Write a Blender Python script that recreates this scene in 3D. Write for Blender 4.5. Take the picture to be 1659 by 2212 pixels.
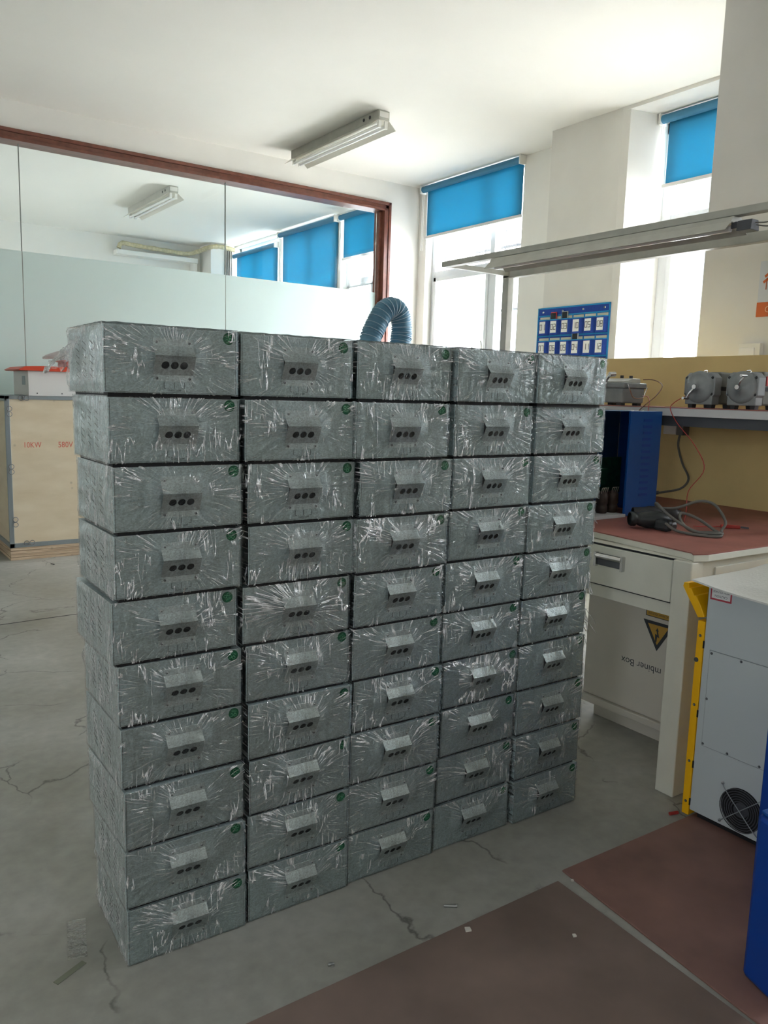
import bpy, math, random
from mathutils import Vector, Matrix, noise
S = bpy.context.scene
for o in list(bpy.data.objects): bpy.data.objects.remove(o)
COL = S.collection
PI = math.pi
random.seed(4)

# ---------------------------------------------------------------- camera
CAMROWS = ((0.81773, -0.57489, 0.02857), (0.05978, 0.13419, 0.98915), (0.57249, 0.80715, -0.1441))
cam = bpy.data.objects.new('camera', bpy.data.cameras.new('camera'))
COL.objects.link(cam)
r_, u_, f_ = [Vector(v).normalized() for v in CAMROWS]
cam.matrix_world = Matrix(((r_.x, u_.x, -f_.x, 0), (r_.y, u_.y, -f_.y, 0), (r_.z, u_.z, -f_.z, 1.4), (0, 0, 0, 1)))
cam.data.sensor_fit = 'HORIZONTAL'; cam.data.sensor_width = 36.0
cam.data.lens = 36.0 * 1733.87 / 1659.0
cam.data.clip_start = 0.02; cam.data.clip_end = 200
S.camera = cam
# ---------------------------------------------------------------- view, sky, sun, daylight through windows
S.view_settings.view_transform = 'Standard'; S.view_settings.look = 'None'
S.view_settings.gamma = 1.0; S.view_settings.use_curve_mapping = False
S.view_settings.exposure = 2.4
w = bpy.data.worlds.new('world'); S.world = w; w.use_nodes = True
bg = w.node_tree.nodes['Background']; bg.inputs[0].default_value = (0.93, 0.97, 1.0, 1); bg.inputs[1].default_value = 5.5
sun = bpy.data.objects.new('sun', bpy.data.lights.new('sun', 'SUN')); COL.objects.link(sun)
sun.data.energy = 9.0; sun.data.angle = math.radians(1.5); sun.data.color = (1.0, 0.93, 0.82)
sun.rotation_euler = Vector((-0.55, 0.30, -0.80)).to_track_quat('-Z', 'Y').to_euler()
XW = 5.766; HC = 3.728; YB = 7.6; YF = 13.0; XL = -3.4; YN = -3.6
# windows in the right wall: (y0, y1, z0, z1)
WINS = [(5.94, 7.46, 0.95, HC - .02), (3.02, 4.40, 0.95, HC - .06), (-1.1, 0.2, 1.9, HC - .3),  # third opening is unseen, added to light the box fronts
        (7.95, 9.28, 0.95, HC - .05), (9.36, 10.93, 0.95, HC - .03), (11.02, 12.55, 0.95, HC - .03)]
ADDED_LWINS = [(-1.6, -.6, 1.4, 2.6), (9.6, 11.0, 1.2, 2.9)]      # unseen windows added in the left wall to bring in daylight
for i, (y0, y1, z0, z1) in enumerate(WINS + ADDED_LWINS):      # sky portals: they only guide the daylight through each opening
    l = bpy.data.lights.new('daylight_portal', 'AREA'); l.shape = 'RECTANGLE'; l.size = z1 - z0; l.size_y = y1 - y0
    l.cycles.is_portal = True
    o = bpy.data.objects.new('daylight_portal', l); COL.objects.link(o)
    lft = i >= len(WINS)
    o.location = (XL - .20 if lft else XW + .20, (y0 + y1) / 2, (z0 + z1) / 2)
    o.rotation_euler = (0, -PI / 2 if lft else PI / 2, 0)


# ---------------------------------------------------------------- materials
def nodes(name):
    m = bpy.data.materials.new(name); m.use_nodes = True
    nt = m.node_tree; return m, nt, nt.nodes, nt.links, nt.nodes['Principled BSDF']
def mat(name, col, rough=.5, metal=0.0, var=0.0, scale=8.0, bump=0.0, bscale=60, spec=None, emis=None, trans=None):
    m, nt, N, L, P = nodes(name)
    P.inputs['Base Color'].default_value = (*col, 1); P.inputs['Roughness'].default_value = rough; P.inputs['Metallic'].default_value = metal
    if spec is not None: P.inputs['Specular IOR Level'].default_value = spec
    tc = N.new('ShaderNodeTexCoord')
    if var:
        n = N.new('ShaderNodeTexNoise'); n.inputs['Scale'].default_value = scale; n.inputs['Detail'].default_value = 6
        r = N.new('ShaderNodeMapRange'); r.inputs[3].default_value = 1 - var; r.inputs[4].default_value = 1 + var
        r.inputs[1].default_value = .3; r.inputs[2].default_value = .7
        v = N.new('ShaderNodeVectorMath'); v.operation = 'SCALE'; v.inputs[0].default_value = col
        L.new(tc.outputs['Object'], n.inputs['Vector']); L.new(n.outputs[0], r.inputs[0]); L.new(r.outputs[0], v.inputs['Scale']); L.new(v.outputs[0], P.inputs['Base Color'])
    if bump:
        n = N.new('ShaderNodeTexNoise'); n.inputs['Scale'].default_value = bscale
        b = N.new('ShaderNodeBump'); b.inputs['Strength'].default_value = bump; b.inputs['Distance'].default_value = .005
        L.new(tc.outputs['Object'], n.inputs['Vector']); L.new(n.outputs[0], b.inputs['Height']); L.new(b.outputs[0], P.inputs['Normal'])
    if trans:
        t = N.new('ShaderNodeBsdfTranslucent'); t.inputs[0].default_value = (*trans[0], 1)
        x = N.new('ShaderNodeMixShader'); x.inputs[0].default_value = trans[1]
        L.new(P.outputs[0], x.inputs[1]); L.new(t.outputs[0], x.inputs[2]); L.new(x.outputs[0], N['Material Output'].inputs[0])
    return m
def glass_mat(name, tint=(.96, .985, .98), refl=1.0):
    m, nt, N, L, P = nodes(name); N.remove(P)
    t = N.new('ShaderNodeBsdfTransparent'); t.inputs[0].default_value = (*tint, 1)
    g = N.new('ShaderNodeBsdfGlossy'); g.inputs['Roughness'].default_value = .015
    f = N.new('ShaderNodeFresnel'); f.inputs[0].default_value = 1.4
    k = N.new('ShaderNodeMath'); k.operation = 'MULTIPLY'; k.inputs[1].default_value = refl
    x = N.new('ShaderNodeMixShader'); L.new(f.outputs[0], k.inputs[0]); L.new(k.outputs[0], x.inputs[0])
    L.new(t.outputs[0], x.inputs[1]); L.new(g.outputs[0], x.inputs[2]); L.new(x.outputs[0], N['Material Output'].inputs[0])
    return m
def film_mat(name, base, line, lin, rough, radial=True, white=.8, wl=.018, ior=1.22, fk=1.0):
    """clear stretch film: transparent glossy sheet with narrow milky creases, whitened to paint in glints"""
    m, nt, N, L, P = nodes(name); N.remove(P)
    def math_(op, a, b=None, c=None, clamp=False):
        n = N.new('ShaderNodeMath'); n.operation = op; n.use_clamp = clamp
        for i, v in enumerate((a, b, c)):
            if v is None: continue
            if isinstance(v, (int, float)): n.inputs[i].default_value = v
            else: L.new(v, n.inputs[i])
        return n.outputs[0]
    def rng(v, a, b, c, d):
        n = N.new('ShaderNodeMapRange'); n.interpolation_type = 'SMOOTHSTEP'
        for i, q in enumerate((a, b, c, d)): n.inputs[i + 1].default_value = q
        L.new(v, n.inputs[0]); return n.outputs[0]
    def noise_(vec, sc, det=3, dist=0):
        n = N.new('ShaderNodeTexNoise'); n.inputs['Scale'].default_value = sc; n.inputs['Detail'].default_value = det; n.inputs['Distortion'].default_value = dist
        L.new(vec, n.inputs['Vector']); return n.outputs[0]
    tc = N.new('ShaderNodeTexCoord'); oi = N.new('ShaderNodeObjectInfo'); rnd = math_('MULTIPLY', oi.outputs['Random'], 37.0)
    sp = N.new('ShaderNodeSeparateXYZ'); L.new(tc.outputs['Object'], sp.inputs[0])
    ad = N.new('ShaderNodeVectorMath'); ad.operation = 'ADD'; L.new(tc.outputs['Object'], ad.inputs[0]); L.new(rnd, ad.inputs[1])
    mp = N.new('ShaderNodeMapping'); mp.inputs['Rotation'].default_value = lin[3]; mp.inputs['Scale'].default_value = lin[:3]; L.new(ad.outputs[0], mp.inputs[0])
    n2 = noise_(mp.outputs[0], 1.0, 4, .4)
    pa = noise_(ad.outputs[0], 17.0, 2); pb = noise_(ad.outputs[0], 11.0, 2, .5)
    l2 = rng(math_('ABSOLUTE', math_('SUBTRACT', n2, .5)), .0, wl, 1.0, 0.0)
    if radial:
        dx = math_('SUBTRACT', sp.outputs[0], .152); dz = math_('SUBTRACT', sp.outputs[2], .078)
        ang = math_('ARCTAN2', dz, dx); rr = math_('SQRT', math_('ADD', math_('MULTIPLY', dx, dx), math_('MULTIPLY', dz, dz)))
        cb = N.new('ShaderNodeCombineXYZ'); L.new(math_('MULTIPLY', ang, 11.0), cb.inputs[0]); L.new(math_('MULTIPLY', rr, 9.0), cb.inputs[1]); L.new(rnd, cb.inputs[2])
        n1 = noise_(cb.outputs[0], 1.0, 3); l1 = rng(math_('ABSOLUTE', math_('SUBTRACT', n1, .5)), .0, wl, 1.0, 0.0)
        far = rng(rr, .030, .055, 0, 1)
        up = rng(dz, -.04, .06, .30, 1.25)
        k1 = math_('MULTIPLY', math_('MULTIPLY', l1, rng(pa, .46, .54, .12, 1.0)), math_('MULTIPLY', far, up))
        k2 = math_('MULTIPLY', l2, math_('MULTIPLY', rng(pb, .54, .60, 0.0, .9), rng(rr, .03, .07, .15, 1)))
        hh = math_('ADD', math_('MULTIPLY', n1, 1.0), n2)
    else:
        k1 = math_('MULTIPLY', l2, rng(pa, .42, .56, .12, 1.0)); n3 = noise_(ad.outputs[0], 60.0, 3, .8)
        k2 = math_('MULTIPLY', rng(math_('ABSOLUTE', math_('SUBTRACT', n3, .5)), .0, wl, 1.0, 0.0), rng(pb, .5, .6, .0, .8))
        hh = math_('ADD', n2, math_('MULTIPLY', n3, .5))
    k = math_('MAXIMUM', k1, k2)
    b = N.new('ShaderNodeBump'); b.inputs['Strength'].default_value = 1.0; b.inputs['Distance'].default_value = .006
    L.new(math_('ADD', hh, math_('MULTIPLY', k, .25)), b.inputs['Height'])
    g = N.new('ShaderNodeBsdfGlossy'); g.inputs['Roughness'].default_value = rough; L.new(b.outputs[0], g.inputs['Normal'])
    d = N.new('ShaderNodeBsdfDiffuse'); d.inputs[0].default_value = (white, white, white, 1)  # white diffuse on the creases stands in for bright glints
    t = N.new('ShaderNodeBsdfTransparent'); t.inputs[0].default_value = (.98, .985, .98, 1)
    gd = N.new('ShaderNodeMixShader'); L.new(math_('MULTIPLY', k, .8), gd.inputs[0]); L.new(g.outputs[0], gd.inputs[1]); L.new(d.outputs[0], gd.inputs[2])
    f = N.new('ShaderNodeFresnel'); f.inputs[0].default_value = ior; L.new(b.outputs[0], f.inputs[1])
    a = math_('ADD', math_('ADD', math_('MULTIPLY', k, line), base), math_('MULTIPLY', f.outputs[0], fk), clamp=True)
    x = N.new('ShaderNodeMixShader'); L.new(a, x.inputs[0]); L.new(t.outputs[0], x.inputs[1]); L.new(gd.outputs[0], x.inputs[2])
    L.new(x.outputs[0], N['Material Output'].inputs[0])
    return m
def galvanized(name, col, metal=.45):
    m, nt, N, L, P = nodes(name)
    P.inputs['Metallic'].default_value = metal
    tc = N.new('ShaderNodeTexCoord'); mp = N.new('ShaderNodeMapping'); mp.inputs['Scale'].default_value = (260, 260, 420); mp.inputs['Rotation'].default_value = (0, .6, 0)
    v = N.new('ShaderNodeTexVoronoi'); v.inputs['Scale'].default_value = 1.0
    n = N.new('ShaderNodeTexNoise'); n.inputs['Scale'].default_value = 400; n.inputs['Detail'].default_value = 2
    L.new(tc.outputs['Object'], mp.inputs[0]); L.new(mp.outputs[0], v.inputs['Vector']); L.new(tc.outputs['Object'], n.inputs['Vector'])
    sx = N.new('ShaderNodeSeparateColor'); L.new(v.outputs['Color'], sx.inputs[0])
    ad = N.new('ShaderNodeMath'); ad.operation = 'ADD'; L.new(sx.outputs[0], ad.inputs[0]); L.new(n.outputs[0], ad.inputs[1])
    r = N.new('ShaderNodeMapRange'); r.inputs[1].default_value = .3; r.inputs[2].default_value = 1.7; r.inputs[3].default_value = .72; r.inputs[4].default_value = 1.30
    L.new(ad.outputs[0], r.inputs[0])
    s = N.new('ShaderNodeVectorMath'); s.operation = 'SCALE'; s.inputs[0].default_value = col; L.new(r.outputs[0], s.inputs['Scale']); L.new(s.outputs[0], P.inputs['Base Color'])
    r2 = N.new('ShaderNodeMapRange'); r2.inputs[3].default_value = .34; r2.inputs[4].default_value = .55; L.new(sx.outputs[1], r2.inputs[0]); L.new(r2.outputs[0], P.inputs['Roughness'])
    return m
def concrete(name):
    m, nt, N, L, P = nodes(name)
    tc = N.new('ShaderNodeTexCoord')
    n = N.new('ShaderNodeTexNoise'); n.inputs['Scale'].default_value = 1.3; n.inputs['Detail'].default_value = 9; n.inputs['Roughness'].default_value = .6
    n2 = N.new('ShaderNodeTexNoise'); n2.inputs['Scale'].default_value = 22; n2.inputs['Detail'].default_value = 6
    cr = N.new('ShaderNodeValToRGB'); cr.color_ramp.elements[0].position = .3; cr.color_ramp.elements[0].color = (.22, .215, .18, 1)
    cr.color_ramp.elements[1].position = .7; cr.color_ramp.elements[1].color = (.43, .43, .395, 1)
    L.new(tc.outputs['Object'], n.inputs['Vector']); L.new(tc.outputs['Object'], n2.inputs['Vector']); L.new(n.outputs[0], cr.inputs[0])
    # sparse wandering cracks
    mx = N.new('ShaderNodeVectorMath'); mx.operation = 'MULTIPLY_ADD'; mx.inputs[1].default_value = (.35, .35, .35)
    nc = N.new('ShaderNodeTexNoise'); nc.inputs['Scale'].default_value = 3.0; nc.inputs['Detail'].default_value = 6
    L.new(tc.outputs['Object'], nc.inputs['Vector']); L.new(nc.outputs['Color'], mx.inputs[0]); L.new(tc.outputs['Object'], mx.inputs[2])
    vo = N.new('ShaderNodeTexVoronoi'); vo.feature = 'DISTANCE_TO_EDGE'; vo.inputs['Scale'].default_value = 1.25; L.new(mx.outputs[0], vo.inputs['Vector'])
    lt = N.new('ShaderNodeMapRange'); lt.inputs[1].default_value = .0; lt.inputs[2].default_value = .007; lt.inputs[3].default_value = .35; lt.inputs[4].default_value = 1.0
    L.new(vo.outputs['Distance'], lt.inputs[0])
    mk = N.new('ShaderNodeMapRange'); mk.inputs[1].default_value = .44; mk.inputs[2].default_value = .52; L.new(nc.outputs[0], mk.inputs[0])
    mxx = N.new('ShaderNodeMix'); mxx.inputs[2].default_value = 1.0; L.new(mk.outputs[0], mxx.inputs[0]); L.new(lt.outputs[0], mxx.inputs[3])
    r = N.new('ShaderNodeMapRange'); r.inputs[1].default_value = .3; r.inputs[2].default_value = .7; r.inputs[3].default_value = .9; r.inputs[4].default_value = 1.08; L.new(n2.outputs[0], r.inputs[0])
    mu = N.new('ShaderNodeMath'); mu.operation = 'MULTIPLY'; L.new(r.outputs[0], mu.inputs[0]); L.new(mxx.outputs[0], mu.inputs[1])
    s = N.new('ShaderNodeVectorMath'); s.operation = 'SCALE'; L.new(cr.outputs[0], s.inputs[0]); L.new(mu.outputs[0], s.inputs['Scale']); L.new(s.outputs[0], P.inputs['Base Color'])
    rr = N.new('ShaderNodeMapRange'); rr.inputs[3].default_value = .30; rr.inputs[4].default_value = .55; L.new(n.outputs[0], rr.inputs[0]); L.new(rr.outputs[0], P.inputs['Roughness'])
    return m
def plywood(name, zs=6, c0=(.66, .54, .37, 1), c1=(.76, .65, .48, 1)):
    m, nt, N, L, P = nodes(name)
    tc = N.new('ShaderNodeTexCoord'); mp = N.new('ShaderNodeMapping'); mp.inputs['Scale'].default_value = (2, 2, zs); L.new(tc.outputs['Object'], mp.inputs[0])
    n = N.new('ShaderNodeTexNoise'); n.inputs['Scale'].default_value = 1.5; n.inputs['Detail'].default_value = 7; L.new(mp.outputs[0], n.inputs['Vector'])
    cr = N.new('ShaderNodeValToRGB'); cr.color_ramp.elements[0].position = .3; cr.color_ramp.elements[0].color = c0
    cr.color_ramp.elements[1].position = .7; cr.color_ramp.elements[1].color = c1; L.new(n.outputs[0], cr.inputs[0])
    v = N.new('ShaderNodeTexVoronoi'); v.inputs['Scale'].default_value = 7; L.new(tc.outputs['Object'], v.inputs['Vector'])
    r = N.new('ShaderNodeMapRange'); r.inputs[1].default_value = .03; r.inputs[2].default_value = .10; r.inputs[3].default_value = .72; r.inputs[4].default_value = 1; L.new(v.outputs['Distance'], r.inputs[0])
    s = N.new('ShaderNodeVectorMath'); s.operation = 'SCALE'; L.new(cr.outputs[0], s.inputs[0]); L.new(r.outputs[0], s.inputs['Scale']); L.new(s.outputs[0], P.inputs['Base Color'])
    P.inputs['Roughness'].default_value = .6
    return m

MT = dict(
    wall=mat('white_plaster', (.82, .80, .745), .8, var=.025, scale=2.5), ceil=mat('ceiling_paint', (.86, .84, .78), .85, var=.02, scale=1.2),
    col=mat('column_plaster', (.72, .70, .65), .8, var=.03, scale=3), concrete=concrete('concrete_floor'),
    brown=mat('brown_wood', (.17, .060, .038), .35, var=.2, scale=20), upvc=mat('white_window_frame', (.80, .82, .84), .35),
    blind=mat('blue_blind_fabric', (.067, .23, .32), .8, trans=((.058, .29, .40), .5)), blindroll=mat('blue_blind_roll', (.06, .22, .36), .7),
    whitebar=mat('white_bar', (.75, .73, .70), .5), plastic_w=mat('white_plastic', (.78, .77, .72), .4),
    frost=mat('frosted_film', (.84, .91, .88), .35, trans=((.86, .95, .93), .55)), glass=glass_mat('clear_glass'), winglass=glass_mat('window_glass', (.97, .98, 1.0), .6),
    seam=mat('silicone_seam', (.30, .32, .28), .6), galv=galvanized('galvanized_steel', (.47, .56, .57), .38), galv2=galvanized('galvanized_bracket', (.60, .67, .67), .6),
    black=mat('black', (.010, .010, .012), .6), dark=mat('dark_rubber', (.03, .03, .032), .5), ink=mat('printed_ink', (.03, .035, .04), .7),
    screw=mat('screw_steel', (.52, .54, .55), .28, 1.0), green=mat('green_sticker', (.004, .13, .055), .45), greenink=mat('light_green_ink', (.18, .60, .32), .5),
    film=film_mat('stretch_film', .02, 1.35, (60, 14, 9, (0, .45, 0)), .10, wl=.028, white=.95), film2=film_mat('crumpled_stretch_film', .02, 1.1, (60, 75, 8, (.45, 0, 0)), .14, radial=False, wl=.036, ior=1.12, fk=.5), filmh=film_mat('heavily_creased_film', .05, 1.4, (50, 12, 22, (0, .45, 0)), .12, wl=.06, white=.95),
    film3=film_mat('loose_stretch_film', .22, .75, (90, 90, 30, (0, 0, 0)), .2, radial=False, white=.9, wl=.05),
    lampgrey=mat('grey_lamp_enamel', (.46, .46, .40), .45, var=.08, scale=14), tube=mat('lamp_tube_glass', (.82, .82, .80), .12),
    reflector=mat('cream_reflector', (.72, .69, .60), .35), ply=plywood('plywood'), plyedge=plywood('plywood_edge', 130, (.30, .18, .10, 1), (.82, .66, .47, 1)), cleartape=film_mat('clear_tape', .10, .35, (60, 60, 20, (0, 0, 0)), .2, radial=False), zinc=mat('zinc_strip', (.32, .36, .38), .4, .6),
    wire=mat('wire_steel', (.30, .30, .30), .4, .8), red=mat('red_paint', (.62, .06, .02), .45), redink=mat('red_stencil_ink', (.66, .14, .10), .7),
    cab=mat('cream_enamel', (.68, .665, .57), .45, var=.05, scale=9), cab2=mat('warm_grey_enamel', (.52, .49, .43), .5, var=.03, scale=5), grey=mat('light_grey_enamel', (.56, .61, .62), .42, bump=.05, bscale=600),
    yellow=mat('yellow_enamel', (.98, .52, .004), .4), board=mat('yellow_board', (.72, .55, .24), .65, var=.06, scale=4), mat_red=mat('red_rubber_mat', (.33, .125, .10), .55, var=.18, scale=7),
    mat_brown=mat('brown_floor_mat', (.235, .125, .10), .6, var=.22, scale=5), mat_brown2=mat('worn_floor_mat', (.195, .14, .115), .65, var=.2, scale=4),
    shelf=mat('shelf_edge', (.60, .60, .60), .5), steel_d=mat('dark_grey_steel', (.075, .08, .09), .5), instr=mat('grey_instrument_case', (.25, .265, .265), .5, var=.12, scale=20, metal=.2),
    instr2=mat('olive_instrument_case', (.15, .15, .125), .55, var=.1, scale=20), chrome=mat('chrome', (.62, .62, .62), .22, 1.0),
    blue=mat('blue_enamel', (.003, .055, .34), .4), blue_in=mat('blue_inner_enamel', (.01, .07, .18), .45), bluem=mat('bright_blue_enamel', (.006, .085, .36), .38),
    pcb=mat('green_circuit_board', (.01, .09, .05), .5, var=.3, scale=40), coil=mat('brown_coil', (.05, .03, .022), .45, var=.3, scale=60), copper=mat('tinned_wire', (.5, .45, .38), .35, .8),
    cable=mat('grey_cable', (.13, .125, .11), .5), blackp=mat('black_plastic', (.018, .024, .026), .33), wirered=mat('red_wire', (.42, .04, .03), .5), wirebrown=mat('brown_wire', (.22, .11, .06), .5),
    hose=mat('blue_hose_fabric', (.10, .25, .36), .45, var=.12, scale=30), hosewire=mat('hose_rib', (.42, .55, .63), .5),
    pocket=mat('royal_blue_cloth', (.012, .055, .32), .8, var=.12, scale=60), trimc=mat('cyan_binding', (.008, .24, .52), .7), beige=mat('beige_pocket_lining', (.62, .59, .46), .8),
    card=mat('white_card', (.82, .82, .80), .7), phone=mat('dark_phone_screen', (.02, .022, .028), .15), phonered=mat('red_phone_case', (.50, .03, .04), .4), phonewhite=mat('white_phone_case', (.6, .6, .62), .4),
    poster=mat('poster_white', (.62, .64, .66), .4), orange=mat('poster_orange', (.62, .13, .02), .45), orange_l=mat('pale_orange', (.8, .5, .3), .5),
    labely=mat('yellow_label', (.42, .24, .03), .5), foam=mat('white_foam_sheet', (.74, .74, .70), .7, bump=.5, bscale=120), labelred=mat('red_label_border', (.45, .05, .07), .5),
    lag=mat('yellowed_pipe_lagging', (.52, .47, .30), .7, var=.25, scale=30), bag=mat('white_plastic_bag', (.75, .72, .70), .4, trans=((.8, .75, .73), .4)), pinkbag=mat('pinkish_paper', (.7, .5, .48), .7),
    tape=mat('greenish_tape', (.16, .17, .12), .4), debris=mat('pale_debris', (.7, .68, .62), .7), debrisr=mat('red_crayon', (.35, .03, .025), .5), stain=mat('floor_joint', (.03, .03, .03), .8),
    outside=mat('pale_paving_outside', (.52, .52, .50), .8))

# ---------------------------------------------------------------- mesh helpers
ORG = {}
FONTMESH = {}
def font_mesh(s):
    if s in FONTMESH: return FONTMESH[s]
    c = bpy.data.curves.new('t', 'FONT'); c.body = s; c.align_x = 'CENTER'; c.align_y = 'CENTER'; c.size = 1.0; c.resolution_u = 3
    o = bpy.data.objects.new('t', c); COL.objects.link(o); bpy.context.view_layer.update()
    me = bpy.data.meshes.new_from_object(o.evaluated_get(bpy.context.evaluated_depsgraph_get()))
    r = ([v.co.copy() for v in me.vertices], [tuple(p.vertices) for p in me.polygons])
    bpy.data.objects.remove(o); bpy.data.meshes.remove(me); bpy.data.curves.remove(c)
    FONTMESH[s] = r; return r
class MB:
    def __init__(s): s.v = []; s.f = []; s.m = []; s.s = []
    def add(s, vs, fs, m=0, sm=False):
        k = len(s.v); s.v += [Vector(v) for v in vs]
        for f in fs: s.f.append(tuple(i + k for i in f)); s.m.append(m); s.s.append(sm)
        return s
    def box(s, x0, y0, z0, x1, y1, z1, m=0):
        vs = [(x, y, z) for x in (x0, x1) for y in (y0, y1) for z in (z0, z1)]
        return s.add(vs, [(0, 1, 3, 2), (4, 6, 7, 5), (0, 4, 5, 1), (2, 3, 7, 6), (0, 2, 6, 4), (1, 5, 7, 3)], m)
    def bar(s, p, q, wd, hg, m=0, up=(0, 0, 1)):
        p = Vector(p); q = Vector(q); d = (q - p).normalized(); a = d.cross(Vector(up))
        if a.length < 1e-4: a = d.cross(Vector((1, 0, 0)))
        a.normalize(); b = a.cross(d)
        vs = [e + a * i * wd / 2 + b * j * hg / 2 for e in (p, q) for i, j in ((-1, -1), (1, -1), (1, 1), (-1, 1))]
        return s.add(vs, [(0, 1, 2, 3), (7, 6, 5, 4), (0, 4, 5, 1), (1, 5, 6, 2), (2, 6, 7, 3), (3, 7, 4, 0)], m)
    def prism(s, pts, ax, a, b, m=0, sm=False):
        def P(u, v, t): return {'x': (t, u, v), 'y': (u, t, v), 'z': (u, v, t)}[ax]
        n = len(pts); vs = [P(u, v, t) for t in (a, b) for u, v in pts]
        fs = [tuple(range(n)), tuple(range(2 * n - 1, n - 1, -1))] + [(i, i + n, (i + 1) % n + n, (i + 1) % n) for i in range(n)]
        return s.add(vs, fs, m, sm)
    def cyl(s, p, q, r, r2=None, n=16, m=0, cap=True):
        p = Vector(p); q = Vector(q); r2 = r if r2 is None else r2; d = (q - p).normalized(); a = d.orthogonal().normalized(); b = d.cross(a)
        vs = [e + (a * math.cos(t) + b * math.sin(t)) * rr for e, rr in ((p, r), (q, r2)) for t in [2 * PI * i / n for i in range(n)]]
        s.add(vs, [(i, (i + 1) % n, (i + 1) % n + n, i + n) for i in range(n)], m, True)
        if cap: s.add(vs[:n], [tuple(range(n - 1, -1, -1))], m); s.add(vs[n:], [tuple(range(n))], m)
        return s
    def revolve(s, p, d, prof, n=20, m=0):        # prof: (distance along d, radius)
        p = Vector(p); d = Vector(d).normalized(); a = d.orthogonal().normalized(); b = d.cross(a)
        vs = [p + d * t + (a * math.cos(k) + b * math.sin(k)) * r for t, r in prof for k in [2 * PI * i / n for i in range(n)]]
        fs = [(j * n + i, j * n + (i + 1) % n, (j + 1) * n + (i + 1) % n, (j + 1) * n + i) for j in range(len(prof) - 1) for i in range(n)]
        s.add(vs, fs, m, True)
        return s.add([p + d * prof[-1][0] + (a * math.cos(k) + b * math.sin(k)) * prof[-1][1] for k in [2 * PI * i / n for i in range(n)]], [tuple(range(n))], m)
    def tube(s, pts, r, n=8, m=0, sub=6, rf=None):
        P = [Vector(p) for p in pts]; C = []
        if sub > 1 and len(P) > 2:
            for i in range(len(P) - 1):
                a = P[max(i - 1, 0)]; b = P[i]; c = P[i + 1]; d = P[min(i + 2, len(P) - 1)]
                for k in range(sub):
                    t = k / sub
                    C.append(.5 * ((2 * b) + (-a + c) * t + (2 * a - 5 * b + 4 * c - d) * t * t + (-a + 3 * b - 3 * c + d) * t ** 3))
            C.append(P[-1])
        else: C = P
        T = [(C[min(i + 1, len(C) - 1)] - C[max(i - 1, 0)]).normalized() for i in range(len(C))]
        a = T[0].orthogonal().normalized(); vs = []
        for i, c in enumerate(C):
            a = (a - T[i] * a.dot(T[i])).normalized(); b = T[i].cross(a); R = r if rf is None else rf(i, len(C))
            vs += [c + (a * math.cos(2 * PI * k / n) + b * math.sin(2 * PI * k / n)) * R for k in range(n)]
        fs = [(i * n + k, i * n + (k + 1) % n, (i + 1) * n + (k + 1) % n, (i + 1) * n + k) for i in range(len(C) - 1) for k in range(n)]
        s.add(vs, fs, m, True); q = len(C) - 1
        return s.add(vs[:n] + vs[q * n:], [tuple(range(n - 1, -1, -1)), tuple(range(n, 2 * n))], m)
    def grid(s, fn, nu, nv, m=0, sm=True):
        vs = [fn(i / nu, j / nv) for j in range(nv + 1) for i in range(nu + 1)]
        return s.add(vs, [(j * (nu + 1) + i, j * (nu + 1) + i + 1, (j + 1) * (nu + 1) + i + 1, (j + 1) * (nu + 1) + i) for j in range(nv) for i in range(nu)], m, sm)
    def text(s, t, c, right, up, size, m=0, sx=1.0, th=.0004):
        """flat lettering with a little thickness; c = centre, right/up = directions"""
        vs, fs = font_mesh(t); r = Vector(right).normalized(); u = Vector(up).normalized(); nn = r.cross(u); c = Vector(c)
        xs = [v.x for v in vs]; ys = [v.y for v in vs]; ox = (min(xs) + max(xs)) / 2; oy = (min(ys) + max(ys)) / 2
        P = [c + r * (v.x - ox) * size * sx + u * (v.y - oy) * size + nn * th for v in vs]
        return s.add(P, fs, m)
    def build(s, name, mats, parent=None, org=(0, 0, 0), bevel=0, solid=0):
        if not isinstance(mats, (list, tuple)): mats = [mats]
        if parent is not None: org = ORG[parent.name]
        me = bpy.data.meshes.new(name); O = Vector(org)
        me.from_pydata([v - O for v in s.v], [], s.f)
        for i, p in enumerate(me.polygons): p.material_index = s.m[i]; p.use_smooth = s.s[i]
        for m in mats: me.materials.append(MT[m] if isinstance(m, str) else m)
        me.update()
        o = bpy.data.objects.new(name, me); COL.objects.link(o)
        if parent is not None: o.parent = parent
        else: o.location = O
        ORG[o.name] = tuple(O)
        if bevel:
            b = o.modifiers.new('bevel', 'BEVEL'); b.width = bevel; b.segments = 2; b.limit_method = 'ANGLE'; b.angle_limit = math.radians(50)
        if solid:
            b = o.modifiers.new('solid', 'SOLIDIFY'); b.thickness = solid; b.offset = 0
        return o
def tag(o, label, cat, group=None):
    o['label'] = label; o['category'] = cat
    if group: o['group'] = group
    return o
def thing(name, loc, label, cat, group=None):
    o = bpy.data.objects.new(name, None); o.empty_display_size = .1; COL.objects.link(o); o.location = loc; ORG[o.name] = tuple(loc)
    return tag(o, label, cat, group)
def struct(o): o['kind'] = 'structure'; return o

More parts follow.
